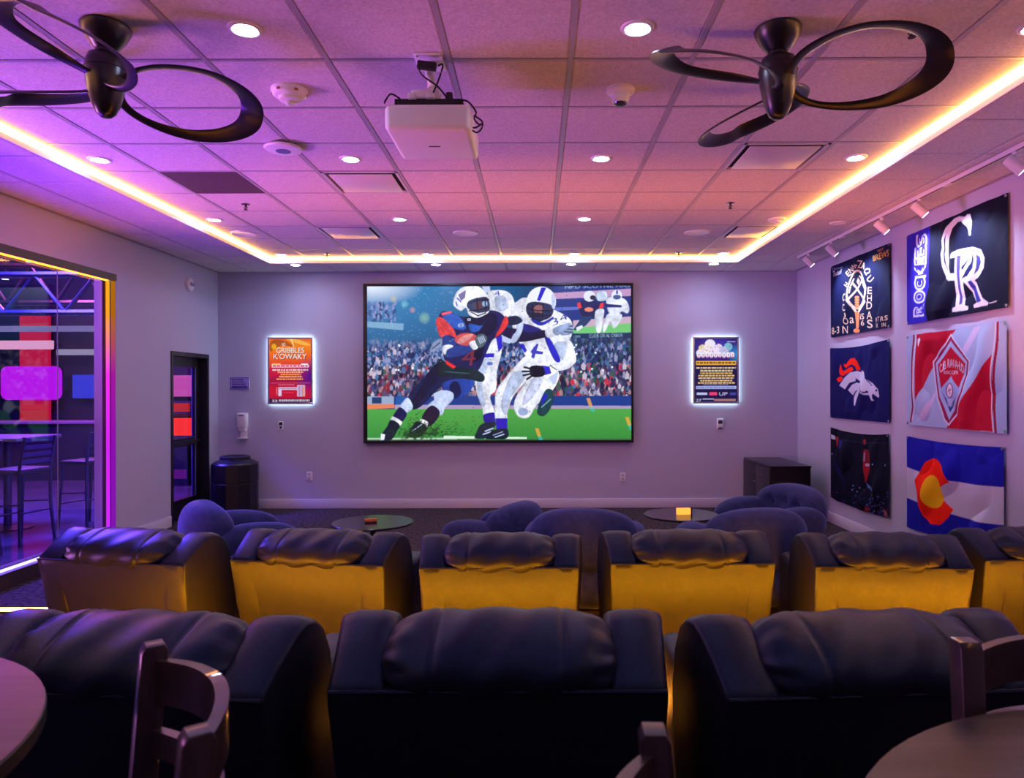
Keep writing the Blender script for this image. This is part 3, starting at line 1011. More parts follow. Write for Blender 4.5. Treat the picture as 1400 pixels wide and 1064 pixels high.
# counter along the lobby wall
t = thing('lobby_counter', 'long dark counter along the far lobby wall', 'counter', (-7.6, 12.9, 0))
MB().box(-3.4, 0.4, -0.25, 0.25, 0.0, 1.0).build('body', M['lobby_wall'], t, False)
MB().rbox(-3.45, 0.45, -0.32, 0.28, 1.0, 1.05, 0.01).build('top', mat('counter_top', (0.35, 0.22, 0.30), 0.3), t)
# roof trusses
for n, yy in enumerate((9.4, 11.6)):
    t = thing('roof_truss', 'black steel roof truss %s in the lobby' % ('nearer the glass wall' if n == 0 else 'over the far counter'), 'truss', (-8.2, yy, 0))
    z0, z1 = 2.62 + 0.40 * n, 3.12 + 0.50 * n
    MB().tube([(-3.7, 0, z0), (3.6, 0, z0)], 0.045, 6).build('chord', M['lobby_metal'], t)
    MB().tube([(-3.7, 0, z1), (3.6, 0, z1)], 0.045, 6).build('chord', M['lobby_metal'], t)
    for k in range(9):
        xk = -3.6 + 0.8 * k
        MB().tube([(xk, 0, z0), (xk + 0.4, 0, z1), (xk + 0.8, 0, z0)], 0.03, 6).build('web', M['lobby_metal'], t)
for n in range(7):
    xk = -10.5 + 0.9 * n
    t = thing('lobby_spotlight', 'small lit spotlight under the lobby trusses', 'spotlight', (xk, 11.0 + 0.35 * (n % 3), 3.1 + 0.16 * (n % 4)), group='spotlights under the lobby trusses')
    MB().lathe([(0.0, 0.14), (0.05, 0.13), (0.06, 0.0), (0, 0.0)], 14).build('can', M['lobby_metal'], t)
    MB().lathe([(0.0, -0.004), (0.05, -0.002), (0, 0.001)], 14).build('lens', emis('spot_lens', (1.0, 0.5, 0.8), 8) if n % 2 else emis('spot_lens_blue', (0.4, 0.6, 1.0), 8), t)
    MB().tube([(0, 0, 0.13), (0, 0, 4.798 - 3.1 - 0.16 * (n % 4))], 0.012, 6).build('hanger', M['lobby_metal'], t)


def lobby_stool(x, y, rz, label):
    t = thing('bar_stool', label, 'bar stool', (x, y, 0), rz)
    L = M['lobby_metal']
    for sx in (-0.19, 0.19):
        MB().tube([(sx * 1.12, -0.20, 0), (sx, -0.17, 0.40), (sx, -0.17, 0.76), (sx, -0.20, 0.95), (sx, -0.235, 1.12)], 0.016, 8).build('back_leg', L, t)
        MB().tube([(sx * 1.12, 0.22, 0), (sx, 0.17, 0.74)], 0.016, 8).build('front_leg', L, t)
    MB().rbox(-0.21, 0.21, -0.19, 0.20, 0.735, 0.785, 0.018).build('seat', M['black_plastic'], t)
    for z in (0.86, 0.935, 1.01, 1.085):
        MB().box(-0.185, 0.185, -0.19 - (z - 0.86) * 0.16, -0.178 - (z - 0.86) * 0.16, z - 0.02, z + 0.02).build('slat', L, t, False)
    for yy, z in ((-0.175, 0.33), (0.20, 0.28)):
        MB().tube([(-0.20, yy, z), (0.20, yy, z)], 0.010, 6).build('stretcher', L, t)
    for sx in (-0.2, 0.2):
        MB().tube([(sx, -0.18, 0.42), (sx, 0.19, 0.40)], 0.010, 6).build('stretcher', L, t)
    return t


lobby_stool(-5.30, 8.45, math.radians(75), 'metal slat back bar stool in the lobby closest to the glazed door')
lobby_stool(-5.45, 7.55, math.radians(80), 'metal slat back bar stool in the lobby between two others')
lobby_stool(-5.50, 6.85, math.radians(70), 'metal slat back bar stool in the lobby furthest from the glazed door')
for n, (x, y) in enumerate(((-6.15, 8.3), (-6.35, 7.1))):
    t = thing('high_table', 'square high table in the lobby %s' % ('closer to the glazed door' if n == 0 else 'further from the glazed door'), 'table', (x, y, 0))
    MB().rbox(-0.38, 0.38, -0.38, 0.38, 1.03, 1.07, 0.008).build('table_top', mat('lobby_top', (0.25, 0.15, 0.2), 0.3), t)
    MB().tube([(0, 0, 0.03), (0, 0, 1.03)], 0.04, 12).build('post', M['lobby_metal'], t)
    MB().lathe([(0.0, 0.0), (0.26, 0.0), (0.26, 0.012), (0.05, 0.035), (0, 0.035)], 24).build('foot', M['lobby_metal'], t)

# ---------------------------------------------------------------- the screen
def screen_canvas():
    X0, X1, Y0, Y1 = 45, 1378, 40, 816
    C = Canvas(1080, 628, lambda x, y: ((x - X0) / (X1 - X0), (y - Y0) / (Y1 - Y0)), S(20, 80, 140))
    H, W = C.h, C.w
    u, v = np.meshgrid(np.linspace(0, 1, W), np.linspace(0, 1, H))
    # night sky haze of the stadium
    top, low, dk = np.array(S(45, 140, 200)), np.array(S(8, 62, 110)), np.array(S(14, 42, 90))
    k = np.clip(1 - np.hypot(u * 1.3, v * 1.6) * 1.1, 0, 1)[..., None]
    C.a = low * (1 - k) + top * k
    k = np.clip((u - 0.55) * 3, 0, 1)[..., None]
    C.a = C.a * (1 - k) + dk * k
    k = np.clip(1 - np.hypot((u - 0.02) * 5, (v - 0.0) * 8), 0, 1)[..., None]
    C.a = C.a * (1 - k) + np.array(S(230, 240, 255)) * k

    def speckle(x0, y0, x1, y1, cols, n, sz, fade=0):
        for _ in range(n):
            x, y = random.uniform(x0, x1), random.uniform(y0, y1)
            s = sz * random.uniform(0.6, 1.4)
            c = S(*random.choice(cols))
            al = 0.9
            if fade:
                al *= min(1, (y - y0) / fade + 0.15)
            C.poly([(x - s, y), (x, y - s * 1.5), (x + s, y), (x + s * 0.8, y + s * 1.8), (x - s * 0.8, y + s * 1.8)], c, al=al)
    blues = [(60, 120, 180), (90, 130, 190), (30, 80, 140), (140, 150, 200), (20, 60, 110)]
    speckle(45, 120, 190, 215, blues, 160, 6)
    C.poly([(45, 217), (230, 228), (228, 262), (45, 245)], S(120, 170, 205))
    C.rect(45, 330, 1378, 615, S(18, 38, 80), 0.75)
    crowd = [(30, 40, 90), (20, 30, 70), (60, 70, 130), (150, 150, 190), (200, 190, 210), (120, 40, 60), (200, 50, 70), (30, 90, 80), (70, 110, 160), (15, 25, 50), (40, 40, 80), (170, 130, 140), (90, 80, 120), (25, 30, 60)]
    speckle(45, 310, 700, 460, blues + crowd[:5], 900, 7, 60)
    speckle(45, 440, 700, 605, crowd, 1500, 8)
    speckle(690, 300, 970, 450, blues + crowd[:5], 350, 7, 40)
    speckle(690, 440, 970, 605, crowd, 500, 8)
    speckle(960, 300, 1378, 450, blues[2:] + crowd[:4] + crowd[7:11], 800, 7, 40)
    speckle(960, 440, 1378, 612, crowd, 1100, 9)
    for _ in range(14):
        x, y = random.choice([(random.uniform(60, 400), random.uniform(320, 480)), (random.uniform(1090, 1370), random.uniform(295, 480))])
        C.ell(x, y, 5, 5, S(230, 245, 255))
    # score board with the replay
    C.rect(985, 40, 1378, 290, S(22, 52, 130))
    C.text('NPD SCOTNE HAS', [(1045, 34), (1372, 30), (1372, 48), (1045, 55)], S(150, 175, 215))
    C.poly([(960, 78), (1378, 55), (1378, 92), (960, 108)], S(190, 150, 195))
    C.poly([(960, 150), (1120, 146), (1120, 160), (960, 168)], S(90, 110, 200))
    C.poly([(1085, 215), (1378, 195), (1378, 232), (1085, 255)], S(200, 170, 195))
    C.poly([(1085, 252), (1378, 228), (1378, 275), (1085, 282)], S(110, 200, 120))
    C.rect(1085, 280, 1378, 305, S(16, 50, 90))
    C.text('CUOR OR AL CRBOR', [(1165, 285), (1335, 281), (1335, 297), (1165, 302)], S(150, 190, 215))
    C.text('NORMI', [(1085, 290), (1120, 289), (1120, 302), (1085, 303)], S(130, 170, 200))
    fm = np.zeros((H, W))
    for n_, am in ((10, 0.5), (24, 0.6), (60, 0.5), (140, 0.3)):
        g_ = rng.random((n_, n_ * 2)) - 0.5
        yi, xi = np.linspace(0, n_ - 1.001, H), np.linspace(0, n_ * 2 - 1.001, W)
        y0, x0 = yi.astype(int), xi.astype(int)
        fy, fx = (yi - y0)[:, None], (xi - x0)[None]
        fm += am * ((g_[y0][:, x0] * (1 - fx) + g_[y0][:, x0 + 1] * fx) * (1 - fy) + (g_[y0 + 1][:, x0] * (1 - fx) + g_[y0 + 1][:, x0 + 1] * fx) * fy)
    C.form = fm
    wh = S(225, 232, 250)
    nv = S(24, 36, 92)
    # replay figures
    C.poly([(1110, 130), (1150, 112), (1200, 118), (1240, 135), (1215, 165), (1195, 200), (1140, 205), (1118, 170)], nv, True)
    C.poly([(1130, 195), (1190, 195), (1150, 240), (1105, 265), (1085, 262)], S(30, 60, 110))
    C.poly([(1100, 250), (1130, 238), (1135, 250), (1105, 270)], wh)
    C.poly([(1105, 130), (1120, 122), (1130, 150), (1112, 155)], S(230, 60, 60))
    C.poly([(1222, 130), (1240, 125), (1238, 150), (1215, 155)], S(230, 60, 60))
    C.ell(1165, 160, 22, 11, S(230, 140, 120))
    C.ell(1168, 93, 30, 27, wh)
    C.ell(1185, 100, 15, 12, S(40, 40, 70))
    C.poly([(1205, 75), (1250, 70), (1255, 110), (1210, 115)], S(200, 220, 245), True)
    C.poly([(1200, 165), (1240, 160), (1235, 215), (1225, 270), (1205, 275), (1195, 220)], wh, True)
    C.poly([(1260, 100), (1340, 105), (1368, 150), (1360, 180), (1330, 170), (1310, 190), (1270, 180), (1255, 140)], wh, True)
    C.poly([(1265, 180), (1330, 185), (1320, 225), (1290, 255), (1270, 225), (1250, 265), (1235, 270), (1240, 225)], wh, True)
    C.ell(1306, 88, 27, 26, wh)
    C.ell(1306, 98, 20, 12, S(70, 90, 150))
    C.rect(1303, 63, 1311, 82, S(30, 30, 190))
    C.poly([(1240, 130), (1330, 138), (1330, 150), (1250, 150)], S(30, 40, 120))
    # barrier and field
    C.rect(45, 593, 1378, 660, S(24, 60, 140))
    C.poly([(45, 593), (180, 593), (180, 634), (45, 634)], S(150, 170, 200))
    C.rect(70, 597, 118, 630, S(30, 60, 110))
    C.rect(190, 595, 240, 634, S(30, 90, 170))
    C.poly([(45, 632), (180, 632), (185, 652), (45, 658)], S(230, 130, 90))
    C.poly([(185, 636), (1378, 644), (1378, 664), (185, 658)], S(170, 150, 190))
    g0 = int((658 - Y0) / (Y1 - Y0) * H)
    vv = np.linspace(0, 1, H - g0)[:, None, None]
    gcol = np.array(S(78, 165, 72)) * (1 - vv) + np.array(S(52, 138, 58)) * vv
    C.a[g0:] = gcol + (rng.random((H - g0, W, 1)) - 0.5) * 0.05
    C.a = np.clip(C.a, 0, 1)
    C.rect(45, 803, 500, 812, S(200, 225, 210), 0.8)
    C.poly([(430, 792), (850, 800), (850, 810), (430, 806)], S(220, 240, 225))
    C.rect(45, 808, 1378, 816, S(60, 80, 60), 0.6)

    # --- white player in the middle, behind
    W1, W2, W3 = S(236, 240, 255), S(190, 205, 240), S(150, 170, 215)
    B1 = S(40, 40, 200)
    C.poly([(625, 42), (665, 42), (668, 72), (640, 75)], W2)
    C.poly([(655, 75), (690, 62), (745, 66), (780, 95), (790, 150), (770, 190), (700, 200), (660, 150)], W1, True)
    C.poly([(690, 100), (740, 92), (755, 150), (705, 165)], W2, True)
    C.text('4', [(688, 68), (715, 66), (718, 88), (690, 90)], B1)
    C.poly([(655, 280), (725, 275), (722, 380), (700, 470), (695, 560), (665, 600), (690, 690), (640, 705), (622, 640), (597, 570), (590, 470), (640, 380)], W1, True)
    C.poly([(600, 470), (650, 400), (660, 430), (625, 520), (640, 640), (612, 620)], W2, True)
    C.poly([(695, 295), (728, 290), (728, 350), (708, 375)], B1)
    C.poly([(632, 380), (688, 378), (685, 398), (630, 400)], B1)
    C.ell(665, 430, 16, 9, S(90, 120, 200))
    C.poly([(635, 685), (690, 678), (688, 725), (650, 735), (632, 715)], S(35, 30, 170), True)
    C.poly([(620, 735), (690, 722), (690, 745), (660, 790), (640, 806), (590, 806), (590, 790)], S(20, 40, 60), True)
    C.line([(640, 770), (680, 755)], 6, W2)
    C.line([(630, 785), (670, 772)], 6, W2)

    # --- white player on the right
    C.poly([(770, 150), (800, 120), (850, 100), (960, 150), (1020, 175), (1070, 210), (1082, 260), (1060, 320), (990, 335), (860, 330), (790, 280)], W1, True)
    C.poly([(800, 280), (900, 300), (1060, 310), (1095, 390), (1090, 430), (1050, 460), (960, 470), (900, 450), (850, 400), (820, 340)], W1, True)
    C.poly([(990, 330), (1060, 325), (1098, 400), (1090, 430), (1030, 410), (1010, 390)], W2, True)
    C.poly([(1050, 320), (1080, 340), (1100, 405), (1080, 440), (990, 470), (960, 480), (950, 455), (1040, 400)], W1, True)
    C.poly([(940, 300), (970, 308), (1020, 410), (990, 415)], B1, True)
    C.poly([(812, 330), (835, 330), (852, 365), (840, 378)], B1)
    C.poly([(870, 370), (902, 330), (912, 330), (900, 365), (935, 372), (930, 385), (895, 382), (888, 405), (872, 400), (878, 382)], S(60, 60, 190))
    # helmet
    C.ell(925, 120, 74, 76, W1)
    C.poly([(925, 48), (950, 50), (918, 118), (903, 112)], S(35, 35, 200))
    C.poly([(855, 130), (905, 120), (980, 140), (978, 190), (930, 215), (880, 205), (850, 175)], S(40, 50, 90), True)
    C.ell(912, 158, 26, 22, S(150, 95, 100))
    C.ell(905, 185, 24, 12, S(30, 35, 60))
    for pts in ([(852, 150), (900, 165), (978, 165)], [(855, 175), (900, 192), (972, 188)], [(880, 135), (885, 205)], [(935, 130), (930, 212)], [(862, 195), (915, 218), (965, 200)]):
        C.line(pts, 6, S(20, 25, 45))
    C.ell(985, 115, 10, 40, W2)
    C.poly([(875, 205), (930, 222), (985, 195), (975, 215), (925, 240), (885, 225)], S(40, 50, 190), True)
    C.text('34', [(970, 210), (1050, 175), (1060, 205), (985, 245)], S(60, 70, 170))
    C.poly([(1030, 225), (1080, 235), (1080, 280), (1020, 285)], W3, True)
    for y in (240, 256, 270):
        C.line([(1040, y), (1082, y + 4)], 6, S(50, 70, 90))
    # legs
    C.poly([(850, 390), (900, 420), (1010, 470), (985, 560), (900, 640), (860, 700), (810, 698), (785, 650), (800, 590), (850, 520), (780, 600), (752, 680), (750, 712), (695, 715), (690, 640), (700, 560), (770, 470)], W1, True)
    C.poly([(780, 480), (850, 470), (830, 520), (770, 600), (745, 690), (720, 640), (740, 560)], W2, True)
    C.poly([(890, 500), (930, 520), (880, 600), (830, 640), (840, 580)], S(205, 212, 245), True)
    C.ell(832, 672, 26, 20, W3)
    C.poly([(960, 500), (1010, 470), (1000, 520), (985, 540)], W2)
    C.poly([(693, 705), (752, 705), (752, 760), (696, 762)], S(40, 30, 185))
    C.poly([(680, 765), (750, 758), (748, 806), (655, 810), (645, 800)], S(18, 32, 48), True)
    C.line([(690, 800), (735, 785)], 5, W2)
    C.line([(680, 790), (730, 772)], 4, W3)
    C.poly([(950, 560), (980, 565), (985, 610), (965, 665), (935, 695), (905, 685), (905, 655), (925, 600)], S(24, 70, 80), True)
    C.line([(925, 650), (970, 610)], 6, S(120, 160, 180))
    C.poly([(925, 600), (950, 575), (955, 600), (925, 640)], S(35, 40, 180))
    # glove and wrist of the right player
    C.poly([(925, 440), (965, 445), (975, 480), (940, 490)], S(45, 45, 200))
    C.poly([(870, 445), (930, 445), (940, 488), (900, 500), (870, 490)], S(16, 22, 40), True)
    for k, (x, y) in enumerate(((838, 448), (828, 470), (832, 490), (850, 510))):
        C.line([(880, 460 + 10 * k), (x, y)], 10, S(20, 25, 45))
    C.line([(968, 440), (1000, 462)], 5, S(30, 30, 50))
    # arm of the runner across
    D1, D2, D3 = S(26, 34, 92), S(14, 20, 52), S(40, 90, 190)
    C.poly([(735, 250), (800, 255), (880, 260), (950, 265), (965, 290), (900, 310), (820, 322), (760, 310), (735, 290)], S(22, 24, 64), True)
    C.poly([(825, 230), (880, 240), (925, 262), (870, 275), (820, 262)], S(36, 40, 130), True)
    C.poly([(790, 200), (830, 200), (830, 260), (800, 318), (770, 325), (780, 290), (800, 260)], W2, True)
    C.poly([(760, 200), (800, 190), (830, 215), (800, 235), (760, 235)], S(24, 40, 70), True)
    C.poly([(730, 290), (780, 312), (765, 330), (732, 322)], W2)
    C.poly([(945, 262), (985, 240), (1060, 225), (1040, 260), (1000, 290), (955, 300)], W1, True)
    C.poly([(985, 255), (1070, 225), (1050, 262), (1000, 290)], W3, True)

    # --- runner in navy with the ball
    C.poly([(430, 470), (560, 440), (600, 470), (560, 505), (470, 520), (400, 560), (340, 625), (285, 660), (245, 635), (265, 570), (330, 500), (400, 425)], S(20, 34, 80), True)
    C.poly([(400, 425), (440, 440), (330, 600), (285, 655), (262, 640), (330, 520)], S(16, 24, 58), True)
    C.poly([(430, 525), (520, 505), (580, 515), (570, 560), (525, 600), (480, 595), (470, 565), (430, 570)], S(35, 70, 170), True)
    C.poly([(465, 530), (500, 520), (520, 575), (490, 605), (465, 570)], S(18, 30, 80), True)
    C.poly([(425, 565), (475, 575), (478, 610), (440, 650), (420, 690), (375, 668), (350, 640), (390, 605)], W2, True)
    C.poly([(380, 580), (425, 560), (430, 590), (385, 620)], W2)
    C.poly([(368, 640), (412, 672), (388, 722), (350, 745), (320, 700)], S(18, 22, 54), True)
    C.poly([(315, 708), (350, 722), (348, 742), (335, 752), (320, 735)], W1, True)
    C.poly([(300, 718), (345, 745), (335, 775), (305, 800), (260, 800), (255, 775), (275, 740)], S(16, 26, 42), True)
    C.line([(270, 770), (320, 735)], 5, W3)
    C.poly([(250, 600), (275, 640), (268, 660), (235, 680), (205, 655), (222, 625)], W2, True)
    C.poly([(212, 648), (245, 680), (225, 718), (195, 728), (175, 700), (190, 668)], S(20, 26, 80), True)
    C.poly([(175, 695), (220, 722), (205, 740), (165, 715)], W1, True)
    C.poly([(165, 712), (208, 735), (195, 770), (165, 812), (115, 812), (118, 785), (145, 745)], S(18, 28, 48), True)
    C.poly([(115, 780), (135, 785), (130, 812), (112, 812)], W1)
    # torso
    C.poly([(415, 175), (460, 168), (540, 195), (640, 165), (710, 170), (750, 215), (735, 280), (680, 310), (650, 370), (600, 470), (520, 470), (450, 430), (430, 380), (440, 300), (405, 240)], D1, True)
    C.poly([(540, 200), (620, 190), (690, 180), (700, 250), (650, 300), (620, 400), (560, 420), (600, 300), (560, 260)], D2, True)
    C.poly([(430, 180), (500, 185), (545, 250), (490, 255), (440, 215)], D3, True)
    C.poly([(560, 230), (620, 240), (640, 215), (610, 265), (570, 268)], D3, True)
    C.poly([(395, 205), (425, 200), (480, 255), (492, 298), (455, 285), (420, 300), (398, 250)], S(235, 70, 70), True)
    C.line([(420, 225), (470, 285)], 3, S(180, 40, 55))
    C.line([(410, 240), (440, 285)], 3, S(180, 40, 55))
    C.poly([(745, 190), (757, 230), (720, 280), (690, 298), (715, 250)], S(232, 60, 60), True)
    C.poly([(420, 175), (470, 165), (475, 175), (425, 188)], S(235, 90, 100))
    C.poly([(410, 405), (470, 440), (580, 455), (636, 490), (625, 522), (560, 510), (470, 495), (405, 490)], S(18, 42, 52), True)
    C.poly([(440, 412), (495, 445), (480, 455), (445, 432)], S(235, 50, 40))
    C.line([(440, 470), (560, 480)], 4, S(60, 100, 110))
    C.text('4', [(528, 360), (600, 350), (585, 440), (520, 440)], S(120, 45, 60))
    C.text('8', [(502, 230), (534, 226), (536, 244), (504, 248)], S(170, 190, 220))
    C.poly([(552, 203), (568, 203), (568, 214), (552, 214)], S(200, 215, 240))
    C.rect(556, 206, 564, 211, D1)
    # carrying arm
    C.poly([(430, 290), (480, 300), (500, 330), (480, 345), (555, 330), (575, 365), (520, 390), (450, 400), (430, 370)], S(36, 66, 150), True)
    C.poly([(430, 340), (465, 335), (480, 345), (450, 360), (440, 385), (428, 370)], W1, True)
    C.ell(548, 308, 60, 32, S(205, 80, 80))
    C.poly([(500, 320), (530, 290), (580, 282), (560, 310), (520, 330)], S(235, 150, 150), True)
    C.poly([(560, 325), (590, 315), (605, 350), (580, 360)], W1, True)
    C.poly([(590, 300), (620, 280), (648, 295), (645, 325), (620, 350), (600, 340)], S(80, 100, 110), True)
    for k in range(4):
        C.line([(605 + 8 * k, 300 - 3 * k), (618 + 8 * k, 330 - 4 * k)], 4, W2)
    C.poly([(370, 340), (400, 310), (425, 310), (415, 350), (380, 370), (362, 365)], W3, True)
    C.line([(375, 355), (412, 325)], 5, S(30, 40, 60))
    # helmet of the runner
    C.poly([(480, 130), (490, 85), (520, 50), (565, 40), (610, 44), (645, 75), (660, 105), (662, 165), (640, 185), (600, 200), (560, 185), (545, 150), (520, 165), (495, 150)], W1, True)
    C.poly([(560, 115), (610, 98), (655, 100), (664, 160), (620, 175), (580, 170), (550, 145)], S(50, 65, 100), True)
    C.ell(610, 140, 22, 24, S(90, 60, 70))
    C.ell(640, 130, 14, 14, S(150, 180, 220))
    for pts in ([(552, 130), (600, 112), (662, 108)], [(560, 165), (610, 160), (660, 150)], [(600, 100), (605, 175)], [(640, 100), (645, 170)], [(570, 170), (605, 190), (645, 175)]):
        C.line(pts, 6, S(22, 26, 44))
    C.poly([(505, 85), (545, 60), (540, 100), (520, 115)], S(120, 110, 160))
    C.line([(500, 100), (520, 120)], 6, B1)
    C.line([(495, 120), (500, 140)], 6, B1)
    # turf spray, specks, lens colours of the broadcast picture
    for _ in range(420):
        x = 250 + abs(random.gauss(0, 130))
        y = 790 - abs(random.gauss(0, 50))
        C.ell(x, y, random.uniform(1.5, 4.5), random.uniform(1.5, 4), S(16, 42, 30), 0.85, 6)
    for _ in range(120):
        x, y = random.gauss(300, 60), random.gauss(785, 16)
        if y < 812:
            C.ell(x, y, 7, 6, S(20, 60, 30), 0.6, 7)
    for _ in range(130):
        x, y = random.uniform(600, 1080), random.uniform(60, 700)
        C.ell(x, y, random.uniform(1.5, 4), random.uniform(1.5, 4), S(26, 26, 40), 0.8, 6)
    for _ in range(160):
        C.ell(random.uniform(50, 480), random.uniform(50, 420), 2, 2, S(190, 215, 240), 0.6, 6)
    for x, y, r, c in ((335, 200, 30, (150, 200, 170)), (275, 160, 16, (220, 150, 150)), (235, 130, 20, (130, 210, 220)), (180, 105, 18, (210, 190, 160))):
        for k in range(5):
            C.ell(x, y, r * (1 - k * 0.18), r * (1 - k * 0.18), S(*c), 0.16)
    for x, y in ((1165, 630), (905, 780), (1360, 725)):
        C.poly([(x - 14, y - 25), (x + 4, y - 25), (x + 18, y + 18), (x, y + 18)], S(240, 170, 60), al=0.7)
        C.poly([(x, y + 15), (x + 18, y + 15), (x + 32, y + 45), (x + 8, y + 40)], S(60, 200, 200), al=0.5)
    return C.down()


img = screen_canvas()
SX0, SX1 = (497 - VX) * 9.56 / F, (866 - VX) * 9.56 / F
SZ0, SZ1 = CZ + (VY - 605.5) * 9.56 / F, CZ + (VY - 387.5) * 9.56 / F
t = thing('wall_screen', 'huge lit screen showing two football players in a stadium', 'screen', ((SX0 + SX1) / 2, YB - 0.001, SZ0))
hw, hh = (SX1 - SX0) / 2, SZ1 - SZ0
MB().box(-hw + 0.02, hw - 0.02, -0.05, 0.0, 0.02, hh - 0.02).build('cabinet', M['black_plastic'], t, False)
bz = 0.052
MB().rbox(-hw, hw, -0.075, -0.01, 0, bz * 0.7, 0.004).build('bezel', M['black_metal'], t)
MB().rbox(-hw, hw, -0.075, -0.01, hh - bz * 0.7, hh, 0.004).build('bezel', M['black_metal'], t)
MB().rbox(-hw, -hw + bz, -0.075, -0.01, bz * 0.7, hh - bz * 0.7, 0.004).build('bezel', M['black_metal'], t)
MB().rbox(hw - bz * 0.6, hw, -0.075, -0.01, bz * 0.7, hh - bz * 0.7, 0.004).build('bezel', M['black_metal'], t)
me = print_mesh('picture', img, lambda u, v: (-hw + bz + u * (2 * hw - 1.6 * bz), np.full_like(u, -0.062), hh - 0.7 * bz - v * (hh - 1.4 * bz)))
link('picture', me, attr_mat('screen_picture', 1.05, 0.3), t)

# ---------------------------------------------------------------- light box posters
def lightbox(px0, px1, py0, py1, img, label):
    y = YB - 0.03
    a, b = P(px0, py1, y), P(px1, py0, y)
    w, h = (b.x - a.x) / 2, b.z - a.z
    t = thing('poster_light_box', label, 'light box', ((a.x + b.x) / 2, YB - 0.001, a.z))
    MB().box(-w + 0.012, w - 0.012, -0.03, 0.0, 0.012, h - 0.012).build('edge_light', M['halo'], t, False)
    fm = mat('box_frame', (0.45, 0.44, 0.5), 0.3, metal=0.6)
    k = 0.022
    MB().rbox(-w, w, -0.044, -0.031, 0, k, 0.003).build('frame_bar', fm, t)
    MB().rbox(-w, w, -0.044, -0.031, h - k, h, 0.003).build('frame_bar', fm, t)
    MB().rbox(-w, -w + k, -0.044, -0.031, k, h - k, 0.003).build('frame_bar', fm, t)
    MB().rbox(w - k, w, -0.044, -0.031, k, h - k, 0.003).build('frame_bar', fm, t)
    me = print_mesh('poster', img, lambda u, v: (-w + k + u * 2 * (w - k), np.full_like(u, -0.036), h - k - v * (h - 2 * k)))
    link('poster', me, attr_mat('poster_print', 0.95, 0.3), t)


def words(C, x0, x1, y0, y1, c, n):
    """a row of print too small to read"""
    x = x0
    while x < x1:
        w = random.uniform(0.03, 0.12) * (x1 - x0)
        C.rect(x, y0, min(x + w, x1), y1, c)
        x += w + 0.02 * (x1 - x0)


C = Canvas(200, 300, lambda x, y: ((x - 135) / (620 - 135), (y - 118) / (875 - 118)), S(200, 25, 40))
u, v = np.meshgrid(np.linspace(0, 1, 200), np.linspace(0, 1, 300))
for k, (vc, c) in enumerate(((0.0, (245, 130, 20)), (0.22, (240, 90, 20)), (0.4, (200, 20, 60)), (0.62, (120, 10, 70)), (0.70, (200, 15, 45)), (0.9, (180, 10, 50)))):
    m = np.clip((v - vc) * 7 + 0.5, 0, 1)[..., None]
    C.a = C.a * (1 - m) + np.array(S(*c)) * m
m = (np.clip(1 - np.hypot((u - 1.0) * 2.4, (v - 0.58) * 3.2), 0, 1))[..., None]
C.a = C.a * (1 - m) + np.array(S(50, 10, 140)) * m
C.poly([(140, 180), (200, 130), (330, 150), (420, 210), (300, 200), (200, 230), (150, 270)], S(90, 30, 20), True, 0.6)
C.poly([(330, 120), (480, 130), (610, 190), (560, 200), (420, 160)], S(250, 200, 90), True, 0.7)
C.poly([(380, 120), (395, 120), (425, 215), (415, 218)], S(250, 220, 160))
C.ell(190, 210, 28, 34, S(235, 170, 20))
C.text('NO', [(280, 165), (322, 165), (322, 205), (280, 205)], S(245, 235, 230))
C.text('GRIBBLES', [(222, 228), (540, 228), (540, 290), (222, 290)], S(40, 10, 20))
C.text('GRIBBLES', [(218, 222), (536, 222), (536, 286), (218, 286)], S(250, 245, 240))
C.text("K'OWAKY", [(192, 300), (570, 300), (570, 366), (192, 366)], S(40, 10, 20))
C.text("K'OWAKY", [(186, 294), (564, 294), (564, 358), (186, 358)], S(250, 245, 240))
C.rect(165, 425, 592, 455, S(250, 220, 235))
words(C, 175, 585, 432, 448, S(190, 40, 90), 10)
C.rect(165, 408, 265, 425, S(250, 180, 90))
C.rect(500, 410, 580, 427, S(235, 230, 245))
for (a, b, yy, c) in ((172, 580, 486, (250, 225, 225)), (232, 525, 513, (250, 180, 140)), (265, 498, 540, (250, 170, 60)), (248, 510, 566, (250, 180, 110)), (218, 530, 595, (250, 170, 90))):
    words(C, a, b, yy - 8, yy + 8, S(*c), 8)
C.rect(150, 638, 608, 644, S(240, 90, 130))
words(C, 240, 425, 656, 668, S(230, 110, 140), 6)
for r in ((240, 690, 460, 720), (240, 690, 275, 795), (455, 665, 545, 800)):
    C.rect(*r, S(225, 200, 235))
words(C, 250, 450, 700, 712, S(140, 60, 130), 8)
for k in range(5):
    C.rect(462 + 16 * k, 672, 470 + 16 * k, 795, S(150, 90, 150))
C.rect(520, 680, 540, 800, S(245, 150, 60))
C.rect(214, 690, 226, 780, S(230, 110, 130))
words(C, 300, 420, 750, 758, S(220, 60, 80), 6)
C.rect(135, 825, 620, 875, S(50, 10, 60))
C.text('23', [(166, 838), (225, 838), (225, 866), (166, 866)], S(250, 240, 250))
words(C, 245, 600, 838, 848, S(240, 225, 240), 8)
words(C, 245, 600, 853, 861, S(210, 190, 220), 8)
lightbox(366.5, 428, 460.5, 552, C.down(), 'backlit red and orange event poster beside the screen')

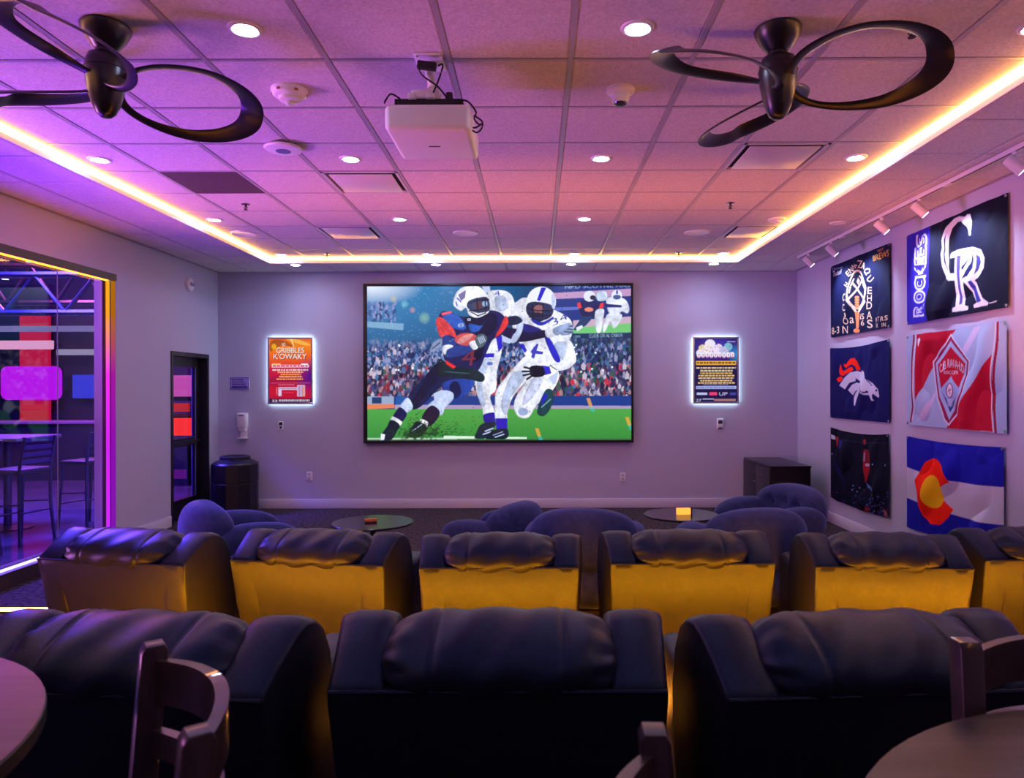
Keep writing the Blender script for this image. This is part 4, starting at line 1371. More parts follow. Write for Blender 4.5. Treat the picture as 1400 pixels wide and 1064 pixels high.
C = Canvas(200, 300, lambda x, y: ((x - 138) / (638 - 138), (y - 130) / (880 - 130)), S(14, 12, 70))
m = (np.clip(1 - np.hypot((u - 0.5) * 1.4, (v - 0.15) * 3.6), 0, 1))[..., None]
C.a = C.a * (1 - m) + np.array(S(70, 50, 190)) * m
m = (np.clip(1 - np.hypot((u - 1.0) * 4, (v - 0.25) * 6), 0, 1))[..., None]
C.a = C.a * (1 - m) + np.array(S(20, 150, 220)) * m
for x, y, r, c in ((320, 200, 62, (240, 235, 250)), (230, 245, 45, (235, 215, 170)), (420, 235, 42, (235, 220, 245)), (530, 230, 50, (120, 190, 210)), (290, 260, 60, (245, 230, 235)), (380, 270, 60, (240, 225, 250)), (480, 280, 55, (190, 190, 230)), (200, 300, 42, (230, 230, 245)), (560, 320, 36, (180, 170, 230))):
    C.ell(x, y, r, r * 0.95, S(*c))
for _ in range(60):
    C.ell(random.uniform(190, 580), random.uniform(190, 330), random.uniform(4, 9), random.uniform(4, 8), S(*random.choice([(90, 70, 150), (160, 90, 150), (60, 60, 120), (255, 255, 255)])), 0.7, 8)
for k in range(9):      # balloon lettering too blurred to read
    x = 188 + 49 * k
    C.ell(x + 3, 332, 25, 32, S(150, 40, 150))
    C.ell(x, 326 - 2 * (k % 3), 23, 31, S(245, 235, 250))
    C.ell(x + 3, 322, 6, 9, S(90, 60, 150))
    C.rect(x - 4, 338, x + 4, 352, S(110, 60, 150))
words(C, 520, 615, 165, 172, S(220, 220, 250), 4)
C.rect(155, 395, 622, 442, S(240, 175, 40))
words(C, 165, 612, 408, 428, S(90, 50, 40), 8)
for a, b, yy, c in ((158, 620, 477, (250, 215, 160)), (205, 580, 511, (235, 215, 160)), (205, 582, 540, (240, 190, 90)), (182, 602, 569, (235, 190, 100)), (182, 595, 598, (235, 205, 150)), (205, 575, 628, (240, 200, 130)), (178, 605, 654, (230, 190, 120))):
    words(C, a, b, yy - 8, yy + 8, S(*c), 8)
words(C, 240, 530, 670, 680, S(120, 120, 170), 8)
C.rect(155, 690, 625, 726, S(165, 175, 230))
words(C, 165, 610, 702, 714, S(110, 115, 190), 8)
C.rect(162, 768, 285, 795, S(190, 195, 235))
C.rect(310, 762, 400, 800, S(235, 60, 110))
C.text('UP', [(425, 765), (522, 765), (522, 803), (425, 803)], S(210, 195, 235))
C.rect(550, 768, 620, 798, S(60, 70, 160))
C.text('27', [(155, 842), (220, 842), (220, 872), (155, 872)], S(200, 210, 245))
words(C, 232, 362, 838, 850, S(190, 195, 235), 5)
C.rect(366, 842, 618, 868, S(170, 120, 120))
lightbox(947.5, 1010, 461.5, 552.5, C.down(), 'backlit dark blue festival poster with gold lines')

# ---------------------------------------------------------------- banners on the right wall
def z_at(px, py, x=XR - 0.02):
    Y = x * F / (px - VX)
    return Y, CZ + (VY - py) * Y / F


def banner(label, quad, box, scale, draw, bg, sag=(0, 0), folds=0.006, n=(230, 136), seed=0):
    """quad: photo pixels of the four corners TL TR BR BL; box: origin of the drawing coordinates, scale: their size per photo pixel"""
    c = [z_at(*q) for q in quad]
    Yf, Yn = (c[0][0] + c[3][0]) / 2, (c[1][0] + c[2][0]) / 2
    (zTL, zTR, zBR, zBL) = (k[1] for k in c)

    def fn(x, y):
        px, py = box[0] + x / scale, box[1] + y / scale
        Y, z = z_at(px, py)
        u = (Yf - Y) / (Yf - Yn)
        zt_, zb_ = zTL + (zTR - zTL) * u - sag[0] * 4 * u * (1 - u), zBL + (zBR - zBL) * u - sag[1] * 4 * u * (1 - u)
        return u, (zt_ - z) / (zt_ - zb_)
    C = Canvas(n[0] * 2, n[1] * 2, fn, bg)
    draw(C)
    img = C.down()
    r = np.random.default_rng(seed)
    ph = r.random(6) * 6

    def pos(u, v):
        y = Yf + (Yn - Yf) * u
        zt_, zb_ = zTL + (zTR - zTL) * u - sag[0] * 4 * u * (1 - u), zBL + (zBR - zBL) * u - sag[1] * 4 * u * (1 - u)
        z = zt_ + (zb_ - zt_) * v
        d = 1.7 * folds * (np.sin(9 * u + 3 * v + ph[0]) + 0.7 * np.sin(15 * u - 6 * v + ph[1]) + 0.6 * np.sin(5 * u + 9 * v + ph[2]) + 0.35 * np.sin(30 * u + 8 * v + ph[3]))
        edge = np.minimum(1, 6 * np.minimum(np.minimum(u, 1 - u), np.minimum(v, 1 - v) + 0.08))
        return XR - 0.018 - np.abs(d * edge) * 1.0 - d * edge * 0.6 - 0.004, y, z
    t = thing('wall_banner', label, 'banner', (0, 0, 0))
    me = print_mesh('cloth', img, lambda u, v: pos(u, v))
    o = link('cloth', me, attr_mat('banner_cloth', 0, 0.8), t)
    for cu, cv_ in ((0.012, 0.02), (0.988, 0.02), (0.988, 0.98), (0.012, 0.98)):
        p = [float(q) for q in pos(np.array(cu), np.array(cv_))]
        MB().lathe([(0.004, -0.004), (0.012, -0.004), (0.013, 0.0), (0.012, 0.001), (0.004, 0.001)], 12, (p[0] - 0.002, p[1], p[2]), 'X').build('grommet', M['chrome'], t)
    base = Vector((XR - 0.02, (Yf + Yn) / 2, min(zBL, zBR)))
    t.location = base
    for ch in t.children:
        ch.location = -base
    return t


NV = S(10, 18, 66)
WH = S(215, 222, 240)


def d_pick(C):      # 798x1064 crop of (1125,330), scale 7.6
    Wm = S(250, 225, 190)
    OR = S(245, 150, 90)
    C.ell(365, 510, 90, 205, Wm)
    C.ell(365, 508, 72, 182, NV)
    C.poly([(290, 590), (365, 740), (440, 600), (455, 640), (385, 745), (345, 745), (278, 620)], Wm)
    C.line([(300, 612), (420, 410)], 16, Wm)
    C.line([(425, 595), (320, 440)], 16, Wm)
    C.poly([(355, 430), (372, 385), (390, 420), (375, 465)], Wm)
    C.line([(330, 400), (310, 470), (305, 545)], 12, Wm)
    C.line([(385, 370), (420, 410), (440, 500)], 12, Wm)
    for k in range(5):
        C.ell(365, 590 + 26 * k, 20 - k, 14, OR)
    C.poly([(345, 740), (385, 740), (380, 910), (350, 910)], OR)
    C.ell(355, 935, 34, 22, OR)
    arch = [('H', 255, 460, -60, 34), ('E', 270, 345, -40, 36), ('N', 300, 310, -35, 36), ('N', 330, 275, -25, 34), ('-', 355, 262, 0, 26), ('Z', 398, 250, 5, 52), ('A', 434, 262, 15, 44), ('Q', 470, 325, 30, 46),
            ('U', 498, 400, 40, 46), ('E', 492, 520, 0, 46), ('H', 492, 600, 0, 42), ('D', 492, 675, 0, 50), ('A', 492, 775, 0, 52), ('S', 495, 865, 0, 56),
            ('C', 238, 590, 0, 50), ('C', 242, 695, 0, 46), ('J', 245, 775, 0, 30), ('O', 246, 835, 0, 46), ('N', 240, 925, 0, 52)]
    for ch, x, y, a, s in arch:
        ca, sa = math.cos(math.radians(a)), math.sin(math.radians(a))
        q = []
        for dx, dy in ((-0.5, -0.75), (0.5, -0.75), (0.5, 0.75), (-0.5, 0.75)):
            if ch == '-':
                dy *= 0.3
            q.append((x + s * (dx * ca - dy * sa), y + s * (dx * sa + dy * ca)))
        C.text(ch, q, Wm)
    for s_, x0, y0, x1, y1 in (('a', 285, 800, 328, 860), ('iS', 395, 760, 440, 820), ('6', 405, 830, 438, 885), ('N', 555, 800, 580, 850), ('T', 590, 795, 615, 840), ('R', 625, 790, 650, 838), ('S', 655, 780, 680, 830), ('IX', 570, 865, 600, 905), ('IN', 635, 855, 665, 895)):
        C.text(s_, [(x0, y0), (x1, y0 - 4), (x1, y1 - 4), (x0, y1)], Wm)
    C.text('8-3', [(98, 905), (182, 890), (182, 960), (98, 975)], Wm)
    C.text('BREWS', [(530, 165), (692, 95), (690, 165), (535, 220)], S(245, 170, 20))
    C.text('NST', [(580, 100), (635, 78), (635, 105), (582, 125)], S(240, 150, 40))
    C.text('CJSANFS', [(105, 290), (212, 275), (208, 300), (108, 318)], S(150, 160, 210))
    C.text('Tudolf', [(110, 322), (205, 300), (200, 345), (112, 380)], S(220, 225, 245))


banner('dark navy banner with orange torch emblem and ring of gold letters', [(1137, 366), (1217.5, 333.5), (1217, 449.5), (1135.5, 463)], (1125, 330), 7.6, d_pick, S(10, 18, 62), seed=1)


def d_cr(C):        # 851x1064 crop of (1230,255), scale 5.32
    C.poly([(40, 340), (232, 280), (208, 1000), (40, 1040)], S(50, 38, 185))
    y = 955
    for ch, ww in (('R', 92), ('O', 92), ('C', 88), ('K', 92), ('I', 40), ('E', 80), ('S', 92)):
        y -= ww / 2 + 3
        x = 146 + (955 - y) * 0.04
        for k, c in ((1.0, WH), (0.72, S(70, 60, 200)), (0.44, WH)):
            a, b = ww / 2 * (k if k > 0.9 else k * 0.96), 42 * k
            C.text(ch, [(x - b, y + a + 6), (x - b - 2, y - a), (x + b, y - a - 10), (x + b, y + a - 4)], c)
        y -= ww / 2
    # C with an outline
    C.poly([(515, 212), (533, 215), (524, 365), (510, 365), (500, 300), (470, 262), (440, 270), (405, 310), (380, 390), (362, 500), (368, 590), (395, 640), (430, 640), (430, 690), (380, 692), (345, 672), (318, 590), (305, 500), (322, 400), (360, 310), (405, 245), (440, 228), (495, 232)], WH)
    C.poly([(385, 300), (360, 360), (342, 440), (334, 500), (345, 580), (370, 650), (362, 640), (332, 560), (325, 490), (340, 400)], S(20, 24, 80))
    # R
    C.poly([(385, 520), (395, 498), (470, 462), (540, 450), (600, 470), (627, 530), (620, 600), (590, 650), (555, 690), (610, 820), (650, 850), (645, 868), (550, 890), (545, 870), (570, 850), (510, 720), (490, 700), (480, 870), (508, 880), (505, 905), (388, 920), (388, 892), (412, 880), (435, 525), (388, 532)], WH)
    C.poly([(445, 515), (465, 508), (460, 860), (440, 868)], S(80, 70, 150))
    C.poly([(470, 600), (535, 500), (548, 540), (548, 600), (520, 660), (478, 680), (500, 640)], S(20, 24, 80))
    C.poly([(475, 640), (530, 500), (535, 560), (490, 660)], WH)
    C.poly([(560, 500), (590, 520), (598, 560), (580, 610), (555, 650), (565, 590)], S(60, 60, 130))
    C.poly([(520, 700), (540, 690), (600, 840), (572, 852)], S(50, 50, 150))
    C.line([(655, 855), (680, 850), (710, 840)], 6, WH)


banner('black and violet banner with large interlocked silver letters', [(1241.5, 324), (1380.5, 264.5), (1377.5, 422), (1239.5, 446)], (1230, 255), 5.32, d_cr, S(12, 16, 46), seed=2, folds=0.008)


def d_horse(C):     # 894x1064 crop of (1125,460), scale 8.514
    RD = S(255, 40, 15)
    C.poly([(235, 470), (205, 440), (215, 340), (232, 400), (260, 410), (330, 370), (360, 385), (345, 415), (275, 450)], RD, True)
    C.poly([(245, 350), (255, 325), (270, 345), (325, 270), (370, 262), (415, 300), (445, 400), (395, 405), (375, 355), (340, 335), (275, 380)], RD)
    C.poly([(163, 505), (215, 475), (238, 495), (215, 535), (185, 543)], RD)
    C.poly([(195, 580), (250, 500), (330, 430), (400, 415), (450, 425), (500, 450), (520, 500), (590, 560), (640, 620), (650, 660), (660, 715), (640, 720), (600, 675), (590, 700), (595, 740), (610, 755), (585, 758), (560, 690), (510, 690), (470, 670), (450, 630), (440, 560), (400, 500), (385, 530), (320, 550), (265, 625)], S(205, 210, 235))
    C.poly([(300, 635), (350, 570), (400, 548), (440, 560), (455, 640), (420, 690), (400, 740), (388, 815), (375, 810), (365, 720), (370, 690), (345, 688)], S(205, 210, 235))
    C.poly([(445, 560), (465, 600), (480, 650), (520, 655), (545, 640), (560, 665), (510, 672), (465, 650)], S(14, 16, 88))
    C.poly([(360, 685), (380, 650), (415, 630), (385, 665), (372, 700)], S(14, 16, 88))
    C.poly([(455, 405), (490, 425), (505, 465), (470, 440)], S(225, 210, 230))
    C.line([(515, 490), (585, 585)], 8, S(14, 16, 88))
    C.poly([(385, 495), (455, 545), (440, 550), (390, 520)], S(14, 16, 88))
    C.ell(628, 640, 9, 14, S(14, 16, 88))


banner('navy banner with white horse head and red mane', [(1135.5, 477), (1217, 464.5), (1216, 579.5), (1135, 572)], (1125, 460), 8.514, d_horse, S(14, 16, 92), sag=(0.03, 0.0), seed=3)


def d_shield(C):    # 1001x1064 crop of (1230,435), scale 6.256
    CR, LB, PK = S(185, 10, 50), S(165, 190, 225), S(205, 215, 240)
    C.poly([(150, 150), (490, 108), (400, 240), (300, 420), (145, 710)], CR)
    C.poly([(150, 895), (600, 280), (690, 80), (640, 90), (560, 260), (150, 880)], S(200, 200, 235), al=0.8)
    C.poly([(640, 90), (700, 78), (590, 290), (550, 270)], S(205, 200, 235))
    C.poly([(330, 640), (300, 660), (170, 870), (220, 880)], S(205, 200, 235))
    C.poly([(812, 315), (800, 980), (400, 950), (560, 700)], CR)
    for pts, w, c in (([(127, 155), (118, 400), (112, 600), (122, 760), (98, 890)], 14, S(150, 15, 60)), ([(142, 155), (140, 400), (128, 600), (135, 760), (108, 880)], 8, WH),
                      ([(842, 45), (835, 300), (818, 560), (812, 760), (825, 990)], 20, S(150, 15, 60)), ([(822, 50), (815, 300), (790, 600), (790, 780), (805, 985)], 9, WH)):
        C.line(pts, w, c)
    C.poly([(448, 145), (605, 375), (570, 640), (500, 830), (425, 930), (385, 880), (330, 700), (290, 385)], WH)
    C.poly([(448, 165), (598, 380), (563, 640), (495, 820), (425, 910), (392, 870), (338, 690), (300, 388)], S(150, 20, 80))
    C.poly([(448, 205), (585, 385), (548, 640), (430, 880), (350, 680), (315, 395)], LB)
    C.poly([(448, 255), (570, 400), (530, 610), (445, 505), (362, 610), (332, 410)], CR)
    C.poly([(445, 505), (532, 630), (435, 815), (360, 615)], S(150, 180, 225))
    C.poly([(362, 625), (435, 815), (532, 635), (500, 690), (440, 760), (390, 680)], S(35, 55, 140))
    C.ell(440, 628, 42, 66, S(140, 20, 60))
    C.ell(440, 628, 34, 56, S(225, 215, 235))
    C.line([(418, 635), (462, 618)], 9, S(140, 20, 60))
    C.line([(434, 600), (446, 658)], 8, S(140, 20, 60))
    for i, (ch, x, y) in enumerate((('C', 358, 440), ('J', 375, 430), ('B', 394, 415), ('R', 428, 400), ('A', 447, 398), ('W', 467, 402), ('A', 488, 408), ('H', 508, 420), ('U', 526, 432), ('D', 545, 445))):
        C.text(ch, [(x - 9, y - 38), (x + 10, y - 36), (x + 10, y + 34), (x - 9, y + 32)], WH)
    C.text('SOCCER', [(385, 462), (505, 462), (505, 488), (385, 488)], WH)
    C.poly([(160, 190), (185, 180), (200, 200), (178, 255), (165, 230)], WH)
    C.poly([(405, 700), (475, 700), (455, 760), (435, 770), (415, 755)], S(200, 215, 240), al=0.6)


banner('crimson and pale blue striped banner with pointed shield crest', [(1240.5, 460.5), (1378.5, 439.5), (1375, 595), (1240, 582)], (1230, 435), 6.256, d_shield, S(165, 190, 225), seed=4, folds=0.007)


def d_hoop(C):      # 828x1064 crop of (1125,580), scale 7.88; generic arena picture
    for _ in range(260):
        x = random.uniform(80, 710)
        y = 1030 - abs(random.gauss(0, 130))
        C.ell(x, y, random.uniform(3, 10), random.uniform(4, 12), S(*random.choice([(30, 30, 120), (40, 50, 190), (90, 100, 190), (20, 20, 70), (120, 40, 60), (60, 80, 150)])), 0.8, 8)
    C.poly([(120, 300), (170, 450), (260, 640), (420, 700), (280, 660), (180, 560)], S(24, 30, 110), True, 0.5)
    C.line([(120, 150), (700, 210)], 5, S(40, 50, 90))
    C.poly([(90, 120), (140, 140), (140, 180), (92, 165)], S(190, 200, 225))
    C.poly([(145, 150), (190, 150), (175, 200), (165, 260), (150, 250)], S(170, 40, 50))
    C.poly([(190, 180), (235, 190), (225, 260), (195, 280)], S(40, 50, 130))
    C.ell(455, 205, 14, 30, S(150, 40, 45))
    C.poly([(440, 300), (465, 285), (510, 310), (525, 400), (505, 450), (470, 440), (440, 420)], S(125, 30, 45), True)
    C.poly([(450, 430), (505, 435), (500, 520), (480, 600), (462, 640), (455, 560), (445, 500)], S(165, 20, 40), True)
    C.line([(450, 320), (452, 410)], 9, S(170, 170, 200))
    C.ell(485, 450, 22, 16, S(180, 175, 200))
    C.poly([(470, 640), (545, 715), (550, 735), (480, 690)], S(90, 120, 190))
    C.poly([(480, 890), (515, 910), (505, 950), (465, 940)], S(150, 40, 50))
    C.poly([(650, 920), (690, 960), (690, 1015), (660, 990)], S(150, 90, 110))
    C.poly([(495, 955), (540, 965), (545, 1000), (500, 990)], S(120, 140, 200))
    for x, y in ((100, 330), (550, 445), (670, 455), (320, 715), (370, 735), (400, 695), (330, 670), (550, 770), (575, 810)):
        C.ell(x, y, 7, 7, S(150, 175, 230))


banner('dark arena picture banner with small red leaping figure', [(1135.5, 585), (1216, 595), (1214.5, 709.5), (1135.5, 681)], (1125, 580), 7.88, d_hoop, S(9, 12, 38), sag=(0.035, 0.02), seed=5, folds=0.009)


def d_state(C):     # 1098x1064 crop of (1230,590), scale 6.863
    C.poly([(60, 340), (190, 390), (505, 475), (985, 535), (985, 890), (500, 785), (190, 680), (60, 625)], S(205, 200, 228))
    RD = S(255, 30, 10)
    C.poly([(145, 470), (190, 390), (250, 300), (320, 262), (380, 275), (440, 340), (505, 490), (410, 530), (385, 560), (412, 655), (515, 740), (470, 820), (380, 885), (310, 875), (240, 800), (195, 680)], RD)
    C.poly([(318, 422), (370, 450), (400, 540), (415, 640), (395, 700), (345, 728), (285, 705), (245, 620), (262, 470)], S(250, 195, 15), True)


banner('blue and white striped state flag with red C and golden disc', [(1240.5, 597.5), (1373.5, 613.5), (1371.5, 736), (1239, 722)], (1230, 590), 6.863, d_state, S(24, 24, 175), sag=(0.02, 0.05), seed=6, folds=0.009)

# ---------------------------------------------------------------- small things on the walls
t = thing('alarm_strobe', 'white round alarm strobe high on the wall above the door', 'alarm', (XL + 0.001, 8.80, 2.90))
MB().lathe([(0.085, 0.0), (0.085, 0.02), (0.078, 0.035), (0.05, 0.045), (0, 0.045)], 28, axis='X').build('body', M['white_plastic'], t)
MB().rbox(0.04, 0.065, -0.04, 0.04, -0.02, 0.02, 0.008).build('lens', mat('alarm_lens', (0.4, 0.4, 0.6), 0.1), t)
a, b = P(315, 531.5, YB), P(341, 515, YB)
t = thing('wall_sign', 'small violet notice plate above the soap dispenser', 'sign', ((a.x + b.x) / 2, YB - 0.001, a.z))
w, h = (b.x - a.x) / 2, b.z - a.z
C = Canvas(120, 76, lambda x, y: (x / 100, y / 62), S(120, 100, 205))
C.rect(3, 3, 97, 59, S(60, 40, 140))
C.rect(5, 5, 95, 57, S(165, 150, 230))
for k in range(4):
    words(C, 12, 70 + 6 * k, 10 + 11 * k, 16 + 11 * k, S(60, 40, 130), 4)
C.rect(8, 47, 92, 55, S(70, 50, 150))
MB().box(-w, w, -0.008, 0.0, 0, h).build('plate', M['white_plastic'], t, False)
link('print', print_mesh('print', C.down(), lambda u, v: (-w + 2 * w * u, np.full_like(u, -0.0095), h - v * h)), attr_mat('sign_print'), t)
p = P(331.5, 599, YB - 0.05)
t = thing('soap_dispenser', 'white hand sanitizer dispenser on the wall over the bin', 'dispenser', (p.x, YB - 0.001, p.z))
MB().rbox(-0.062, 0.062, -0.10, 0.0, 0.15, 0.345, 0.015).build('body', M['white_plastic'], t)
MB().rbox(-0.05, 0.05, -0.085, 0.0, 0.10, 0.16, 0.012).build('nozzle_block', M['white_plastic'], t)
MB().rbox(-0.045, 0.045, -0.02, 0.0, 0.0, 0.11, 0.008).build('back_plate', M['white_plastic'], t)
MB().rbox(-0.058, 0.058, -0.10, 0.0, 0.0, 0.02, 0.006).build('drip_tray', M['white_plastic'], t)
MB().box(-0.035, 0.035, -0.102, -0.099, 0.305, 0.325).build('level_window', mat('disp_window', (0.25, 0.22, 0.35), 0.2), t, False)


def plate(px, py, label, w=0.038, h=0.058, kind='outlet'):
    p = P(px, py, YB)
    t = thing('wall_outlet' if kind == 'outlet' else 'wall_switch', label, kind, (p.x, YB - 0.001, p.z))
    MB().rbox(-w, w, -0.007, 0, -h, h, 0.003).build('plate', M['white_plastic'], t)
    if kind == 'outlet':
        for z in (-0.024, 0.024):
            MB().rbox(-0.017, 0.017, -0.010, -0.005, z - 0.016, z + 0.016, 0.002).build('socket', mat('socket', (0.55, 0.53, 0.6), 0.4), t)
    else:
        MB().rbox(-0.022, 0.022, -0.016, -0.005, 0.005, 0.045, 0.003).build('display', mat('display_dark', (0.03, 0.03, 0.05), 0.2), t)
        MB().rbox(-0.012, 0.012, -0.014, -0.005, -0.04, -0.012, 0.003).build('button', M['black_plastic'], t)


plate(423, 650, 'white wall outlet near the round bin')
plate(851, 652.5, 'white wall outlet below the screen corner')
plate(384, 581, 'white wall control with dark face under the red poster', 0.036, 0.056, 'switch')
p = P(984, 580, YB)
t = thing('thermostat', 'white thermostat below the blue poster', 'thermostat', (p.x, YB - 0.001, p.z))
MB().rbox(-0.042, 0.042, -0.025, 0, -0.068, 0.068, 0.006).build('body', M['white_plastic'], t)
MB().box(-0.028, 0.028, -0.027, -0.024, 0.0, 0.045).build('display', mat('thermo_display', (0.02, 0.04, 0.06), 0.2), t, False)
MB().box(-0.03, 0.03, -0.027, -0.024, -0.062, -0.05).build('key_strip', M['black_plastic'], t, False)

# ---------------------------------------------------------------- bin and cabinet
t = thing('trash_bin', 'black round bin with dished lid in the corner by the door', 'trash bin', (-3.92, 9.28, 0))
MB().lathe([(0.0, 0.0), (0.27, 0.0), (0.285, 0.02), (0.287, 0.40), (0.283, 0.405), (0.283, 0.412), (0.290, 0.42), (0.290, 0.64), (0.275, 0.66), (0.18, 0.705), (0.0, 0.705)], 12).build('body', mat('bin_black', (0.008, 0.008, 0.012), 0.35), t, angle=25)
MB().lathe([(0.185, 0.69), (0.185, 0.735), (0.165, 0.745), (0.13, 0.735), (0.12, 0.70), (0, 0.70)], 32).build('lid_ring', M['black_plastic'], t)
cab = thing('cabinet', 'low black cabinet with small locks in the far corner', 'cabinet', (3.02, 9.05, 0))
CB = mat('cabinet_black', (0.006, 0.006, 0.010), 0.3)
MB().box(-0.235, 0.235, -0.545, 0.545, 0.0, 0.655).build('body', CB, cab, False)
MB().rbox(-0.245, 0.245, -0.555, 0.552, 0.655, 0.675, 0.004).build('top', CB, cab)
for y0, y1 in ((-0.54, -0.002), (0.002, 0.54)):
    d = MB().rbox(-0.252, -0.236, y0, y1, 0.05, 0.645, 0.003).build('door', CB, cab)
    for z in (0.42, 0.54):
        MB().lathe([(0.0, -0.006), (0.010, -0.005), (0.011, 0.0), (0, 0.0)], 12, (-0.252, (-0.06 if y0 < -0.1 else 0.06) - 0.16 * (y0 < -0.1), z), 'X').build('lock', M['chrome'], d)

# ---------------------------------------------------------------- lounge tables and what stands on them
def lounge_table(x, y, r, label):
    t = thing('lounge_table', label, 'table', (x, y, 0))
    MB().lathe([(0, 0.482), (r - 0.006, 0.482), (r, 0.486), (r, 0.496), (r - 0.004, 0.5), (0, 0.5)], 56).build('table_top', M['dark_top'], t)
    MB().lathe([(0.022, 0.02), (0.022, 0.482)], 16).build('post', M['black_metal'], t)
    MB().lathe([(0, 0), (0.21, 0), (0.21, 0.008), (0.03, 0.022), (0, 0.022)], 40).build('foot', M['black_metal'], t)
    return t


p = P(509, 713, (CZ - 0.5) * F / (713 - VY))
lounge_table(p.x, p.y, 0.335, 'round black lounge table with small red dish on it')
q = P(931, 703, (CZ - 0.5) * F / (703.5 - VY))
lounge_table(q.x, q.y, 0.325, 'round black lounge table with glowing amber block on it')
t = thing('ashtray_dish', 'small red dish with a wedge lying across it', 'dish', (p.x - 0.01, p.y - 0.02, 0.5005))
RDm = mat('dish_red', (0.30, 0.03, 0.02), 0.3)
MB().lathe([(0, 0.0), (0.045, 0.0), (0.055, 0.014), (0.048, 0.014), (0.040, 0.006), (0, 0.006)], 20).build('dish', RDm, t)
MB().rbox(-0.05, 0.05, -0.015, 0.015, 0.012, 0.03, 0.005).xf(Matrix.Rotation(0.3, 4, 'Z')).build('wedge', mat('dish_orange', (0.7, 0.22, 0.04), 0.3), t)
t = thing('glow_block', 'amber glowing candy box on the lounge table', 'lamp', (q.x + 0.02, q.y - 0.02, 0.5005), 0.1)
MB().rbox(-0.065, 0.055, -0.02, 0.02, 0, 0.055, 0.004).build('shade', mat('amber_block', (0.8, 0.35, 0.05), 0.3, emit=(1, 0.42, 0.05), estr=1.3), t)
MB().rbox(0.056, 0.068, -0.022, 0.022, 0, 0.058, 0.003).build('end_cap', M['black_plastic'], t)


# ---------------------------------------------------------------- velvet lounge chairs
def velvet_chair(x, y, deg, label, tuft=False, s=1.0, k=1.0, kz=1.0):
    """faces local +Y"""
    t = thing('lounge_chair', label, 'armchair', (x, y, 0), math.radians(deg))
    V = M['velvet']
    MB().ellipsoid((0, 0.0, 0.20), (0.40 * s, 0.40 * s, 0.19), 0.72, 32, 14).build('body', V, t, angle=80)
    MB().ellipsoid((0, 0.06, 0.355), (0.30 * s, 0.34 * s, 0.10), 0.75, 28, 12).build('seat_cushion', V, t, angle=80)
    bt = [(-0.17, 0.58), (0.0, 0.60), (0.17, 0.58), (-0.09, 0.47), (0.09, 0.47)]

    def dim(p):
        q = p.copy()
        # back bends round the sitter
        q.y += 0.55 * q.x * q.x
        if tuft and p.y > -0.28:
            for bx_, bz_ in bt:
                d2 = (p.x - bx_) ** 2 + (p.z - bz_) ** 2
                q.y -= 0.055 * math.exp(-d2 / 0.0028)
        return q
    bk = MB().ellipsoid((0, -0.28, 0.53), (0.40 * s, 0.165, 0.225), 0.82, 56 if tuft else 36, 36 if tuft else 18, dim).build('backrest', V, t, angle=80)
    if tuft:
        for bx_, bz_ in bt:
            MB().ellipsoid((bx_, -0.165 + 0.55 * bx_ * bx_, bz_), (0.014, 0.008, 0.014), 1, 10, 6).build('button', V, bk)
    for sx in (-1, 1):
        MB().ellipsoid((sx * 0.345 * s, 0.06, 0.44), (0.125, 0.33 * s, 0.165), 0.85, 28, 16, lambda p, sx=sx: Vector((p.x - sx * 0.25 * max(0, p.y) ** 2, p.y, p.z + (0.06 * (0.1 - p.y))))).build('armrest', V, t, angle=80)
    MB().lathe([(0, 0), (0.30 * s, 0), (0.30 * s, 0.03), (0, 0.03)], 28).build('base', M['black_plastic'], t)
    t.scale = (k, k, kz)
    return t


velvet_chair(-2.33, 5.62, -55, 'blue velvet lounge chair near the glazed door')
velvet_chair(-0.36, 6.16, 60, 'blue velvet lounge chair facing the table with the red dish', k=0.9, kz=0.86)
velvet_chair(0.36, 5.36, -8, 'blue velvet lounge chair in the middle seen from behind')
velvet_chair(2.10, 6.40, 112, 'tufted blue velvet lounge chair facing the table with the amber block', True, kz=0.97)
velvet_chair(1.53, 5.35, 12, 'blue velvet lounge chair behind the recliners near the banner wall')


